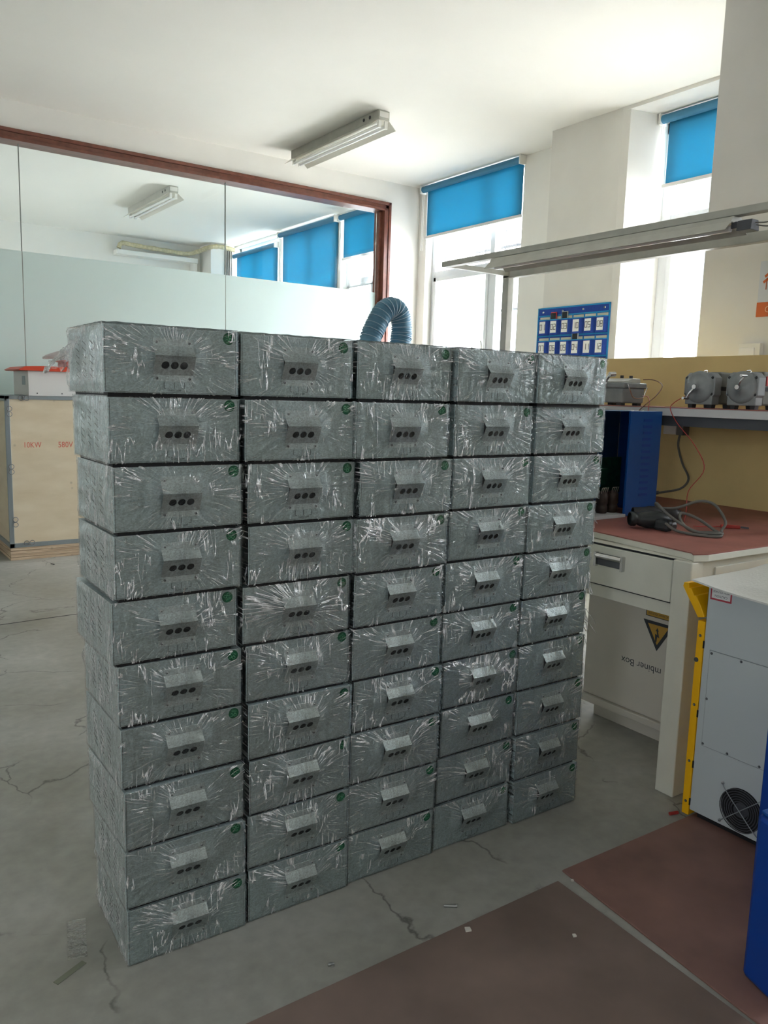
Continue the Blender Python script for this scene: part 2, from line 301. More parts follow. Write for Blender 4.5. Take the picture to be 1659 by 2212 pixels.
# ---------------------------------------------------------------- room shell
T = .12
struct(MB().box(XL - T, YN - T, -.1, XW + .5, YF + T, 0).build('floor', 'concrete'))
struct(MB().box(XL - T, YN - T, HC, XW + .5, YF + T, HC + .12).build('ceiling', 'ceil'))
m = MB(); prev = YN - T
for (y0, y1, z0, z1) in ADDED_LWINS:
    m.box(XL - .24, prev, 0, XL, y0, HC); m.box(XL - .24, y0, 0, XL, y1, z0); m.box(XL - .24, y0, z1, XL, y1, HC); prev = y1
m.box(XL - .24, prev, 0, XL, YF + T, HC)
struct(m.build('wall_left', 'wall'))
struct(MB().box(XL, YN - T, 0, XW + .5, YN, HC).build('wall_front', 'wall'))
struct(MB().box(XL, YF, 0, XW + .5, YF + T, HC).build('wall_back', 'wall'))
# right wall: piers between the window openings, sills below, lintels above
m = MB(); XO = XW + .24
ys = sorted(WINS); prev = YN
for (y0, y1, z0, z1) in ys:
    m.box(XW, prev, 0, XO, y0, HC); m.box(XW, y0, 0, XO, y1, z0); m.box(XW, y0, z1, XO, y1, HC); prev = y1
m.box(XW, prev, 0, XO, YF, HC)
struct(m.build('wall_right', 'wall'))
# thick pier between the two near windows (its side towards the nearer window is splayed)
struct(MB().prism([(5.43, 5.27), (5.43, 4.51), (5.44, 4.44), (XW, 4.36), (XW, 5.27)], 'z', 0, HC).build('wall_pier', 'col'))
struct(MB().prism([(5.43, 4.51), (5.43, 2.0), (XW, 2.0), (XW, 4.37)], 'z', 3.70, HC).build('trim_5', 'wall'))
struct(MB().box(5.43, 2.0, 0, XW, 4.46, .93).build('wall_sill', 'wall'))
struct(MB().box(4.3, 1.75, 0, XW + .1, 2.905, HC).build('wall_column', 'col', bevel=.004))
struct(MB().box(5.35, 12.55, 0, XW, YF, HC).build('wall_corner_pier', 'wall'))
# partition wall with the big glazed opening
m = MB().box(XL, YB, 3.504, 5.355, YB + .14, HC).box(5.355, YB, 0, XW, YB + .14, HC).box(XL, YB, 0, 5.355, YB + .14, .5)
struct(m.build('wall_partition', 'wall'))
fr = MB()
for dy, a, b in ((-.03, 0, .03), (-.018, .03, .07), (-.035, .07, .095)):          # stepped moulding
    fr.box(XL, YB + dy, 3.504 - b, 5.355 - a, YB + .15, 3.504 - a)
    fr.box(5.355 - b, YB + dy, .5, 5.355 - a, YB + .15, 3.504 - a)
fr.box(5.226, YB + .02, .5, 5.262, YB + .12, 3.412)
struct(fr.build('trim_1', 'brown', bevel=.003))
seams = [-2.2, -.33, 1.54, 3.42, 5.226]
where = ['left of the photo edge, out of view', 'left of the first seam, at the photo edge', 'between the two seams, behind the plywood crate', 'of the partition beside the brown frame post']
for i in range(4):
    x0, x1 = seams[i], seams[i + 1]
    g = thing('glass_panel', ((x0 + x1) / 2, YB + .07, .5), 'tall half-frosted glass panel ' + where[i], 'glass panel', 'glass panels of the partition')
    MB().box(x0 + .003, YB + .065, .5, x1 - .003, YB + .075, 3.412).build('clear_pane', 'glass', g)
    MB().box(x0 + .004, YB + .058, .5, x1 - .004, YB + .062, 2.535).build('frosted_film', 'frost', g)
    if i < 3: MB().box(x1 - .003, YB + .060, .5, x1 + .003, YB + .078, 3.412).build('seam', 'seam', g)
# outside ground
struct(MB().box(XO, YN, -.12, XO + 14, YF, -.05).build('trim_6', 'outside'))

# windows with frames and roller blinds
def window(n, y0, y1, z0, z1, mull, trans, opener=None, x=XW + .10, f=.05):
    pass
    t = struct(bpy.data.objects.new('window_%d' % n, None)); COL.objects.link(t); t.location = (x, (y0 + y1) / 2, z0); ORG[t.name] = tuple(t.location)
    m = MB().box(x, y0, z0, x + .06, y0 + f, z1).box(x, y1 - f, z0, x + .06, y1, z1).box(x, y0, z0, x + .06, y1, z0 + f).box(x, y0, z1 - f, x + .06, y1, z1)
    m.box(x + .005, y0 + .01, trans - .035, x + .055, y1 - .01, trans + .035)
    for q in mull: m.box(x - .005, q - .035, z0, x + .065, q + .035, z1)
    m.build('frame', 'upvc', t, bevel=.004)
    ed = [y0 + f] + [v for q in mull for v in (q - .035, q + .035)] + [y1 - f]
    for k in range(0, len(ed), 2):
        a, b = ed[k], ed[k + 1]
        s = MB()
        for (za, zb) in ((z0 + f, trans - .035),):
            s.box(x - .015, a, za, x + .03, a + .045, zb).box(x - .015, b - .045, za, x + .03, b, zb).box(x - .015, a, za, x + .03, b, za + .045).box(x - .015, a, zb - .045, x + .03, b, zb)
        s.build('sash', 'upvc', t, bevel=.003)
        MB().box(x + .02, a, z0 + f, x + .026, b, z1 - f).build('pane', 'winglass', t)
        if opener == k:
            MB().box(x - .03, a + .012, 1.86, x - .015, a + .034, 1.92).tube([(x - .045, a + .022, 1.90), (x - .05, a + .024, 1.95), (x - .05, a + .04, 2.0)], .009).bar((x - .015, a + .022, 1.90), (x - .046, a + .022, 1.90), .012, .012).build('handle', 'plastic_w', t)
    return t
window(1, *WINS[0], [6.45], 2.77, opener=2); window(2, *WINS[1], [3.45], 2.9, f=.09)
window(3, *WINS[2], [-.45], 2.7)  # unseen window, added for its daylight
window(4, *WINS[3], [8.6], 2.86); window(5, *WINS[4], [10.1], 2.8); window(6, *WINS[5], [11.8], 2.8)
window(8, *ADDED_LWINS[0], [-1.1], 2.1, x=XL - .16); window(7, *ADDED_LWINS[1], [10.4], 2.6, x=XL - .16)  # both are out of view and added to balance the daylight
for y0, y1, lab in ((5.94, 7.46, 'behind the bench lamp'), (3.0, 4.4, 'beside the near grey column'), (7.95, 9.28, 'seen through the glass beside the brown frame')):
    g = thing('security_grille', (XW + .75, (y0 + y1) / 2, -.05), 'pale metal security bars outside the window ' + lab, 'window bars', 'bars outside the windows')
    m = MB()
    k = int((y1 - y0) / .16)
    for i in range(k + 1):
        y = y0 + (y1 - y0) * i / k; m.cyl((XW + .75, y, -.05), (XW + .75, y, 3.6), .013, n=6)
    m.build('upright_bars', 'steel_d', g)  # bars coloured dark to read as backlit silhouettes
    for z in (1.1, 1.75, 2.4, 3.1): MB().bar((XW + .75, y0, z), (XW + .75, y1, z), .008, .03).build('cross_bar', 'steel_d', g)
def blind(y0, y1, ztop, zbot, label, bothends=True, xs=XW):
    g = thing('roller_blind', (xs - .03, (y0 + y1) / 2, ztop - .09), label, 'blind', 'blue roller blinds')
    MB().cyl((xs - .045, y0 + .02, ztop - .045), (xs - .045, y1 - .02, ztop - .045), .034, n=20).build('roller', 'blindroll', g)
    MB().grid(lambda u, v: (xs - .012 + .002 * math.sin(u * 9), y0 + .018 + (y1 - y0 - .075) * u, zbot + (ztop - .05 - zbot) * v), 8, 8).build('fabric', 'blind', g, solid=.0008)
    MB().box(xs - .022, y0 + .015, zbot - .03, xs - .006, y1 - .03, zbot).build('bottom_bar', 'whitebar', g, bevel=.003)
    for y in (y0, y1 - .02): MB().box(xs - .085, y, ztop - .09, xs - .002, y + .02, ztop - .002).build('bracket', 'plastic_w', g, bevel=.004)
    MB().tube([(xs - .05, y1 - .012, ztop - .05), (xs - .05, y1 - .012, ztop - .7)], .0025, n=5).tube([(xs - .03, y1 - .012, ztop - .05), (xs - .03, y1 - .012, ztop - .7)], .0025, n=5).build('pull_chain', 'plastic_w', g)
    return g
blind(5.92, 7.50, HC, 3.185, 'blue roller blind half lowered over the large window right of the brown frame')
blind(3.0, 4.36, 3.70, 3.16, 'blue roller blind over the narrow window between the pier and the near column')
blind(7.90, 9.25, 3.70, 3.15, 'blue roller blind seen through the glass, nearest to the brown frame', xs=XW)
blind(9.32, 10.92, 3.71, 1.6, 'wide fully lowered blue roller blind seen through the glass, middle of three')
blind(11.0, 12.50, 3.60, 1.6, 'blue roller blind seen through the glass, hung below a strip of bare window')

# ---------------------------------------------------------------- stacked metal boxes
BW, BH, BP, BD = .3042, .1441, .15438, .30
POS = [[(0.508,1.7608,-0.0142),(0.5187,1.772,-0.0146),(0.5265,1.7724,-0.0087),(0.5272,1.7775,-0.0096),(0.5213,1.787,-0.0027),(0.5348,1.7928,-0.0196),(0.539,1.7943,-0.0062),(0.5425,1.7855,0.0044),(0.5427,1.7911,-0.0351),(0.5471,1.7944,-0.039)],[(0.8296,1.7702,-0.0276),(0.8333,1.7544,-0.0156),(0.8464,1.7648,-0.0052),(0.8508,1.7693,-0.0102),(0.8429,1.7832,-0.0396),(0.8538,1.7858,-0.0173),(0.8575,1.7792,-0.0214),(0.8627,1.7818,-0.0099),(0.8616,1.7889,-0.0304),(0.864,1.7885,-0.0238)],[(1.1521,1.7618,-0.0334),(1.1385,1.7414,-0.0092),(1.1614,1.7477,-0.0077),(1.1575,1.7524,-0.0105),(1.1621,1.7661,-0.0026),(1.1678,1.7762,-0.0125),(1.1784,1.7818,-0.0281),(1.1734,1.7826,-0.0366),(1.1745,1.7881,-0.0377),(1.1761,1.791,-0.0287)],[(1.4701,1.7364,0.0022),(1.4762,1.7507,-0.0056),(1.4834,1.7538,-0.0003),(1.485,1.763,-0.016),(1.4838,1.7672,-0.0055),(1.4861,1.7749,-0.0094),(1.5019,1.782,-0.0085),(1.4993,1.7829,-0.0037),(1.4957,1.7878,-0.0212),(1.4926,1.7886,-0.0267)],[(1.7800,1.7290,0.0),(1.8095,1.7566,-0.0234),(1.8179,1.7647,-0.02),(1.7946,1.7525,-0.0045),(1.8028,1.7661,-0.0114),(1.8055,1.7729,0.0015),(1.8104,1.776,-0.0135),(1.8159,1.7766,-0.0161),(1.812,1.7717,-0.0023),(1.8148,1.7709,0.0023)]]
FOLD = [(.027, 0), (.041, 0), (.082, .018), (.105, 0), (.121, 0)]      # bracket profile (z, out)
def box_body():
    m = MB().box(0, 0, 0, BW, BD, BH)
    # dark seam of the front plate and slots of the side vents
    for a in ((.0022, .0018, .0032, BH - .003), (BW - .0032, .0018, BW - .0022, BH - .003), (.0022, .0018, BW - .0022, .0026)): m.box(a[0], -.0003, a[1], a[2], .001, a[3], 1)
    for cl in range(3):
        for k in range(6):
            y = .080 + cl * .060; z = .030 + k * .015
            m.prism([(y, z), (y + .006, z - .001), (y + .034, z + .008), (y + .028, z + .009)], 'x', -.0004, .001, 1)
            m.prism([(y, z), (y + .004, z), (y + .030, z + .008), (y + .026, z + .008)], 'x', BW - .001, BW + .0004, 1)
    return m
def bracket_mesh():
    m = MB(); x0, x1, t = .106, .198, .0014
    # folded sheet; the slope facing down has three cable holes cut through it
    def pt(x, z, o, dz=0): return (x, -o, z)
    for (za, oa), (zb, ob), hole in ((FOLD[0], FOLD[1], 0), (FOLD[1], FOLD[2], 1), (FOLD[2], FOLD[3], 0), (FOLD[3], FOLD[4], 0)):
        n = Vector((0, -(zb - za), 0)) + Vector((0, 0, 0))
        d = Vector((0, -(ob - oa), zb - za)); nn = d.cross(Vector((1, 0, 0))).normalized()
        if nn.y > 0: nn = -nn
        off = nn * t
        def P(u, v, lift): 
            q = Vector((x0 + (x1 - x0) * u, -(oa + (ob - oa) * v), za + (zb - za) * v)); return q + off * lift
        if not hole:
            for l in (1, .02): m.add([P(0, 0, l), P(1, 0, l), P(1, 1, l), P(0, 1, l)], [(0, 1, 2, 3)])
            for (u0, v0), (u1, v1) in (((0, 0), (1, 0)), ((1, 0), (1, 1)), ((1, 1), (0, 1)), ((0, 1), (0, 0))):
                m.add([P(u0, v0, .02), P(u1, v1, .02), P(u1, v1, 1), P(u0, v0, 1)], [(0, 1, 2, 3)])
        else:
            L = d.length; Wd = x1 - x0; R = .0092; N = 20
            cs = [(.27, .52), (.50, .52), (.73, .52)]; eds = [0, .385, .615, 1]
            for k, (cu, cv) in enumerate(cs):
                a, b = eds[k], eds[k + 1]
                ring = []; outer = []
                for i in range(N):
                    th = 2 * PI * i / N; du, dv = math.cos(th), math.sin(th)
                    ring.append((cu + du * R / Wd, cv + dv * R / L))
                    # project to rectangle
                    ss = []
                    if du > 1e-6: ss.append((b - cu) * Wd / du)
                    if du < -1e-6: ss.append((a - cu) * Wd / du)
                    if dv > 1e-6: ss.append((1 - cv) * L / dv)
                    if dv < -1e-6: ss.append((0 - cv) * L / dv)
                    q = min(ss); outer.append((cu + du * q / Wd, cv + dv * q / L))
                # snap nearest ray to each rectangle corner
                for c in ((a, 0), (b, 0), (b, 1), (a, 1)):
                    j = min(range(N), key=lambda i: ((outer[i][0] - c[0]) * Wd) ** 2 + ((outer[i][1] - c[1]) * L) ** 2); outer[j] = c
                for l in (1, .02):
                    m.add([P(u, v, l) for u, v in ring] + [P(u, v, l) for u, v in outer], [(i, (i + 1) % N, (i + 1) % N + N, i + N) for i in range(N)])
                m.add([P(u, v, 1) for u, v in ring] + [P(u, v, -.5) for u, v in ring], [(i, i + N, (i + 1) % N + N, (i + 1) % N) for i in range(N)])
    # black block painting the shade inside, seen through holes and open ends
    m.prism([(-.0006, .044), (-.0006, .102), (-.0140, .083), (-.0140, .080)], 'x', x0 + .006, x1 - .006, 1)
    return m
def marking_mesh():
    m = MB(); t = .0009; y0, y1 = -.0005, .0004
    for x in (.1306, .1541, .1776): m.box(x - t / 2, y0, .0115, x + t / 2, y1, .0250)
    m.box(.1306, y0, .0112, .1356, y1, .0120); m.box(.1726, y0, .0112, .1776, y1, .0120)
    m.text('Dump Load', (.154, -.0004, .0074), (1, 0, 0), (0, 0, 1), .0078, 0, .85, .0002)
    return m
def screw_mesh(c, d, r=.0036, h=.0026):
    c = Vector(c); m = MB(); d = Vector(d)
    m.revolve(c, d, [(0, r), (h * .5, r * .95), (h * .85, r * .6), (h, r * .25)], n=12)
    a = d.orthogonal().normalized()
    m.bar(c + d * h * 1.0 - a * r * .6, c + d * h * 1.0 + a * r * .6, .0007, .0006, 1, up=d)
    m.bar(c + d * h * 1.0 - d.cross(a) * r * .6, c + d * h * 1.0 + d.cross(a) * r * .6, .0007, .0006, 1, up=d)
    return m
def film_variant(seed, left=0.0, right=0.0, top=False, dark=False):
    rs = random.Random(seed); off = Vector((seed * 7.3, seed * 3.1, 0)); m = MB()
    kk = .35 + .65 * rs.random(); ax = rs.uniform(-.3, .3)
    def front(u, v):
        x = -.003 + (BW + .006) * u; z = -.002 + (BH + .004) * v
        dx = max(.106 - x, x - .198, 0); dz = abs(z - .082); d = math.hypot(dx, dz)
        tent = max(0, 1 - d / .047) * .0185
        e = min(u, 1 - u, v * .5, (1 - v) * .5) * 12; e = min(1, max(0, e))
        cx = .106 if x < .152 else .198
        ang = math.atan2(z - .082, x - cx if dx else (x - .152) * .6)
        rad = math.sin(ang * (13 + 9 * kk) + 2 * noise.noise(Vector((ang * 3, d * 8, seed)))) * min(1, d / .03)
        wr = noise.noise(Vector((x * 46 + z * 30 * ax, z * 12, seed))) * .6 + noise.noise(Vector((x * 18, z * 60, seed + 9))) * .4
        return (x, -.0032 - e * (tent + .0011 * (1 + rad) * kk + .0012 * (1 + wr)), z)
    m.grid(front, 88, 46, 0, True)
    def side(x0, sg, puff, mi):
        def fn(u, v):
            y = -.003 + (BD + .004) * u; z = -.003 + (BH + .006) * v
            e = min(1, min(u, 1 - u, v, 1 - v) * 9)
            q = Vector((y * 26 + z * 18, z * 40 - y * 10, seed)); c = 1 - abs(noise.noise(q)) * 2
            c2 = noise.noise(Vector((y * 7, z * 9, seed + 3)))
            back = min(1, max(0, (u - .35) * 2))
            return (x0 + sg * (.0025 + e * (.0022 * puff * c + .007 * puff * max(0, c2) + .022 * puff * back * max(0, noise.noise(Vector((z * 16, seed, 0))) + .15))), y, z)
        m.grid(fn, 44 if puff else 6, 26 if puff else 4, mi, True)
    side(0, -1, left, 1 if left else 0); side(BW, 1, right, 1 if right else 0)
    if top:
        m.grid(lambda u, v: (-.003 + (BW + .006) * u, -.003 + (BD + .006) * v, BH + .0045 + .002 * noise.noise(Vector((u * 14, v * 14, seed)))), 30, 30, 0, False)
    # loose corner gathers at the top left / right where the film is tied
    if left > 1.2:
        def flap(u, v):
            a = u * 2.6 - .3; rr = .016 + .040 * v
            return (-.006 - rr * (.5 + .5 * math.sin(a)) - .01 * noise.noise(Vector((u * 5, v * 5, seed))), .17 + .13 * u + .02 * v, .020 + .105 * (1 - v * .7) * (1 - .4 * u) + .014 * noise.noise(Vector((u * 9, v * 6, seed + 2))))
        m.grid(flap, 22, 12, 2, False)
    return m
proto = {}
bodyO = None
BRK = None
STKROT = [[165, 8, -8, 188, -28, 200, 186, 35, 0, 180], [-40, 0, -140, 180, -25, 150, 118, 178, 92, -4], [22, 96, 110, 205, -20, -30, 118, 92, 0, -18],
          [-12, -40, 80, 70, 10, 60, -20, 12, 30, 25], [70, 0, 12, 45, 80, 92, 65, 25, 15, 96]]
ORD = ['topmost', 'second from the top', 'third from the top', 'fourth from the top', 'fifth from the top', 'fifth from the bottom', 'fourth from the bottom', 'third from the bottom', 'second from the bottom', 'lowest']
COLN = ['the leftmost stack', 'the second stack', 'the middle stack', 'the fourth stack', 'the rightmost stack']
NOTE = {(0, 0): ' with loose film bulging left', (3, 6): ' with heavily creased film', (2, 3): ' with creased film', (4, 4): ' with torn film', (1, 4): ' with crumpled film', (4, 0): ', beside the grey crank instruments'}
films = [film_variant(10 + i).build('stretch_film', ['film', 'film2', 'film3']) for i in range(9)]
filmL = [film_variant(40 + i, left=1.0).build('stretch_film', ['film', 'film2', 'film3']) for i in range(6)]
filmR = [film_variant(60 + i, right=.8).build('stretch_film', ['film', 'film2', 'film3']) for i in range(4)]
filmT = [film_variant(80 + i, top=True, left=(1.6 if i == 0 else 0), right=(.9 if i == 4 else 0)).build('stretch_film', ['film', 'film2', 'film3']) for i in range(5)]
filmmesh = lambda L: [o.data for o in L]
filmH = [film_variant(90 + i).build('stretch_film', ['filmh', 'film2', 'film3']) for i in range(3)]; FH = filmmesh(filmH)
for o in filmH: bpy.data.objects.remove(o)
HEAVY = {(1, 4): 0, (3, 6): 1, (2, 3): 2}
FM, FL, FR, FT = map(filmmesh, (films, filmL, filmR, filmT))
for o in films + filmL + filmR + filmT: bpy.data.objects.remove(o)
def make_box():
    root = thing('metal_box', (0, 0, 0), '', 'metal box', 'film-wrapped metal boxes in the big stack')
    body = box_body().build('enclosure', ['galv', 'black'], root, bevel=.0008)
    bk = bracket_mesh().build('cable_bracket', ['galv2', 'black'], root)
    for x in (.1145, .1895):
        for z in (.0335, .1125): screw_mesh((x, -.0013, z), (0, -1, 0)).build('screw', ['screw', 'black'], bk)
    marking_mesh().build('printed_marking', 'ink', root)
    for x in (.0623, .2324): screw_mesh((x, .012, BH), (0, 0, 1), .0042, .0030).build('lid_screw', ['screw', 'black'], root)
    for z in (.045, .10): screw_mesh((-.0, .012, z), (-1, 0, 0), .0038, .0028).build('side_screw', ['screw', 'black'], root)
    MB().box(.010, .010, -(BP - BH), BW - .010, BD - .012, 0).build('gap_filler', 'black', root)  # added black filler: carries the box and keeps the row gap dark
    st = MB(); n = 28
    st.cyl((0, .0002, 0), (0, -.0006, 0), .0137, n=n)
    st.text('QC', (0, -.0007, .0035), (1, 0, 0), (0, 0, 1), .0120, 1, .95, .0002).text('PASS', (0, -.0007, -.0055), (1, 0, 0), (0, 0, 1), .0066, 1, 1, .0002)
    s = st.build('inspection_sticker', ['green', 'greenink'], root); s['label'] = 'round green sticker'
    f = bpy.data.objects.new('stretch_film', FM[0]); COL.objects.link(f); f.parent = root
    return root
def copy_tree(o, parent=None):
    c = o.copy(); COL.objects.link(c); c.parent = parent
    for ch in list(o.children): copy_tree(ch, c)
    return c
B0 = make_box(); first = True
for ci in range(5):
    for ri in range(10):
        o = B0 if first else copy_tree(B0); first = False
        x, y, a = POS[ci][ri]
        if ri == 9: z = 0
        o.location = (x, y, (9 - ri) * BP + (BP - BH) * 0.0)
        o.rotation_euler = (0, 0, a)
        o['label'] = 'film-wrapped metal box, %s in %s%s' % (ORD[ri], COLN[ci], NOTE.get((ci, ri), ''))
        rs = random.Random(ci * 31 + ri)
        for ch in o.children:
            nm = ch.name.split('.')[0]
            if nm == 'inspection_sticker':
                ch.location = (.2825 + rs.uniform(-.003, .002), 0, .1285 + rs.uniform(-.003, .001)); ch.rotation_euler = (0, math.radians(STKROT[ci][ri]), 0)
            if nm == 'stretch_film':
                ch.data = FH[HEAVY[ci, ri]] if (ci, ri) in HEAVY else FT[ci] if ri == 0 else FL[ri % 6] if ci == 0 else FR[ri % 4] if ci == 4 else FM[(ci * 4 + ri * 5) % 9]
            if nm == 'gap_filler' and ri == 9: ch.hide_render = False; ch.scale.z = .02
# torn film tatters hanging off two boxes of the rightmost stack, parts of their boxes
def tatter(box, c, n, ln, seed, wd=.02):
    rs = random.Random(seed); m = MB()
    for i in range(n):
        p = Vector(c) + Vector((rs.uniform(-.004, wd), rs.uniform(-.01, .02), rs.uniform(-.01, .03)))
        pts = [p]
        d = Vector((rs.uniform(.1, .7), rs.uniform(-.3, .3), -1)).normalized()
        for k in range(5):
            d = (d + Vector((rs.uniform(-.5, .5), rs.uniform(-.5, .5), -.2))).normalized(); pts.append(pts[-1] + d * ln / 5 * rs.uniform(.5, 1.1))
        m.tube(pts, .0007 + rs.random() * .0006, n=5, sub=3)
    def sheet(u, v): return Vector(c) + Vector((-.004 + wd * 1.2 * u + .01 * noise.noise(Vector((u * 5, v * 7, seed))), .012 * noise.noise(Vector((v * 9, u * 6, seed))), .03 - ln * .8 * v))
    m.grid(sheet, 8, 16, 0, False)
    m.v = [v + Vector(ORG[box.name]) for v in m.v]
    o = m.build('torn_film', 'film3', box); o['label'] = 'torn hanging shred of clear film'
boxes = [o for o in COL.objects if o.name.startswith('metal_box')]
def box_at(ci, ri): return next(o for o in boxes if (Vector(o.location) - Vector((POS[ci][ri][0], POS[ci][ri][1], (9 - ri) * BP))).length < 1e-3)
for o in boxes: ORG[o.name] = (0, 0, 0)
tatter(box_at(4, 4), (BW + .004, .02, .02), 16, .075, 1)
tatter(box_at(4, 5), (BW + .004, .02, .055), 26, .10, 2, .018)
tatter(box_at(4, 3), (BW + .004, .02, .09), 10, .06, 3, .012)

# ---------------------------------------------------------------- floor mats and litter
tag(MB().prism([(1.752, 1.493), (1.62, .30), (1.66, -1.2), (3.3, -1.2), (3.3, 1.43), (2.374, 1.478)], 'z', 0, .006).build('floor_mat', 'mat_brown', org=(2.2, .5, 0), bevel=.002), 'reddish brown floor mat under the grey machine cabinet', 'mat')
tag(MB().prism([(1.703, 1.464), (1.655, .60), (1.60, -1.0), (-.4, -1.0), (-.3, 1.40), (.706, 1.470)], 'z', 0, .004).build('floor_mat', 'mat_brown2', org=(.9, .5, 0), bevel=.0015), 'worn brown floor mat in front of the box stack', 'mat')
tag(MB().cyl((2.318, 1.522, .006), (2.350, 1.512, .006), .006, n=8).build('crayon_stub', 'debrisr', org=(2.334, 1.517, 0)), 'short red crayon stub on the concrete by the yellow strip', 'crayon')
tag(MB().cyl((1.345, 1.555, .0035), (1.372, 1.535, .0035), .0035, n=8).revolve((1.372, 1.535, .005), (.8, -.6, 0), [(0, .005), (.003, .005)], n=8).build('screw', 'screw', org=(1.354, 1.547, 0)), 'loose steel screw on the concrete before the middle stack', 'screw')
tag(MB().cyl((.955, 1.530, .004), (.970, 1.524, .004), .004, n=6).box(.960, 1.520, 0, .968, 1.530, .006).build('screw', 'screw', org=(.963, 1.529, 0)), 'small metal screw on the concrete below the second stack', 'screw')
for (x, y, s, z, lab) in ((1.554, 1.269, .006, .004, 'tiny white crumb on the worn mat, nearer the mat gap'), (1.333, 1.441, .010, .004, 'tiny pale paper scrap near the top edge of the worn mat'), (1.742, 1.444, .005, .0, 'tiny white crumb on the concrete gap between the mats')):
    tag(MB().prism([(x - s, y - s * .4), (x + s * .5, y - s), (x + s, y + s * .3), (x - s * .2, y + s)], 'z', z, z + .004).build('paper_scrap', 'debris', org=(x, y, z)), lab, 'scrap')
def strip(pts, wd, name, m, lab, cat, h=.0012):
    q = MB()
    for a, b in zip(pts, pts[1:]): q.bar((*a, h / 2 + .0002), (*b, h / 2 + .0002), wd, h)
    return tag(q.build(name, m, org=(*pts[0], 0)), lab, cat)
strip([(.385, 1.83), (.461, 1.868)], .016, 'tape_strip', 'tape', 'short olive strip of tape stuck on the concrete near the stack corner', 'tape')
strip([(.487, 2.042), (.451, 1.89)], .045, 'tape_strip', 'cleartape', 'clear crumpled tape stuck to the floor left of the stack', 'tape')
o = MB()
pts = [(XL, 4.86), (-.5, 4.98), (.815, 5.013), (1.05, 5.028), (1.267, 5.035), (2.2, 5.06), (5.7, 5.13)]
for a, b in zip(pts, pts[1:]): o.bar((*a, .0004), (*b, .0004), .009, .0008)
struct(o.build('trim_2', 'stain'))
strip([(1.62, 6.42), (1.655, 6.47), (1.70, 6.49)], .01, 'cable_tie', 'debris', 'white cable tie on the floor in front of the crate', 'cable tie', .003)
strip([(1.46, 6.60), (1.475, 6.56)], .008, 'plastic_scrap', 'black', 'small black scrap on the floor in front of the crate', 'scrap', .004)

# ---------------------------------------------------------------- crate and what stands on it
CX0, CX1, CY0, CY1 = 1.215, 2.42, 6.87, 7.52
g = thing('plywood_crate', ((CX0 + CX1) / 2, (CY0 + CY1) / 2, 0), 'pale plywood crate with grey metal edging against the glass partition', 'crate')
MB().box(CX0 + .012, CY0 + .012, .10, CX1 - .012, CY1 - .012, 1.30).build('front_panel', 'ply', g)
m = MB()
for (a, b, c, d, e, f2) in ((CX0, CY0, .10, CX0 + .035, CY0 + .02, 1.312), (CX1 - .035, CY0, .10, CX1, CY0 + .02, 1.312), (CX0, CY0, .10, CX1, CY0 + .02, .135), (CX0, CY0, 1.285, CX1, CY1, 1.312), (CX0, CY0, .10, CX0 + .016, CY1, .135), (CX0, CY0, 1.27, CX0 + .016, CY1, 1.312)):
    m.box(a, b, c, d, e, f2)
m.build('metal_edging', 'zinc', g, bevel=.002)
m = MB()
for k in range(4): m.box(CX0 + .003 * (k % 2), CY0 - .012 + .004 * (k % 2), k * .025 + .001, CX1, CY1, k * .025 + .0235)
m.build('base_boards', 'plyedge', g)
def clip(x, z, vert):
    m = MB(); r = .021
    for sgn in (-1, 1):
        cx_, cz = (x, z + sgn * r) if vert else (x + sgn * r, z)
        m.tube([(cx_ + r * .9 * math.cos(t), CY0 - .006, cz + r * .9 * math.sin(t)) for t in [2 * PI * i / 14 for i in range(15)]], .0028, n=5, sub=1)
    m.box(x - (.004 if not vert else .018), CY0 - .008, z - (.018 if not vert else .004), x + .004, CY0 + .002, z + .004)
    return m
for (x, z, v) in ((1.355, 1.295, False), (1.247, 1.19, True), (1.247, .735, True), (1.262, .31, True), (1.36, .135, False), (1.80, .135, False), (1.9, 1.295, False)):
    clip(x, z, v).build('spring_clip', 'wire', g)
m = MB().text('10KW', (1.415, CY0 + .0115, .925), (1, 0, 0), (0, 0, 1), .062, 0, .82).text('580V', (1.665, CY0 + .0115, .925), (1, 0, 0), (0, 0, 1), .066, 0, .85)
m.build('stencil_text', 'redink', g)
g = thing('white_cabinet', (1.75, 7.2, 1.312), 'white metal cabinet with a red lid standing on the plywood crate', 'cabinet')
MB().box(1.405, 6.93, 1.314, 2.15, 7.50, 1.512).build('body', 'whitebar', g, bevel=.003)
MB().prism([(1.33, 1.520), (1.345, 1.512), (2.2, 1.512), (2.2, 1.545), (1.50, 1.552), (1.38, 1.545)], 'y', 6.89, 7.50).build('lid', 'red', g, bevel=.002)
m = MB()
for x in (1.47, 1.66): m.revolve((x, 6.93, 1.335), (0, -1, 0), [(0, .005), (.004, .004)], n=8)
m.build('screw', 'dark', g)
MB().box(1.402, 7.04, 1.40, 1.406, 7.15, 1.47).build('side_vent', 'zinc', g)
g = tag(MB().box(1.72, 7.0, 1.552, 2.05, 7.3, 1.60).box(1.70, 6.99, 1.598, 2.07, 7.32, 1.612).build('red_box', 'red', org=(1.9, 7.15, 1.55), bevel=.004), 'small red box on the white cabinet, mostly hidden by white plastic bags', 'box')
def bagf(u, v):
    x = 1.53 + .5 * u; z = 1.60 + (.015 + .12 * u ** .6) * v + .012 * noise.noise(Vector((u * 6, v * 5, 2)))
    y = 6.96 - .05 * math.sin(v * PI) * (.3 + u) + .02 * noise.noise(Vector((u * 9, v * 11, 5)))
    return (x, y, z + .012 * (1 - u))
m = MB().grid(bagf, 24, 14, 0, True).grid(lambda u, v: Vector(bagf(u, v)) + Vector((0, .05 * math.sin(v * PI) + .003, 0)), 24, 14, 0, True)
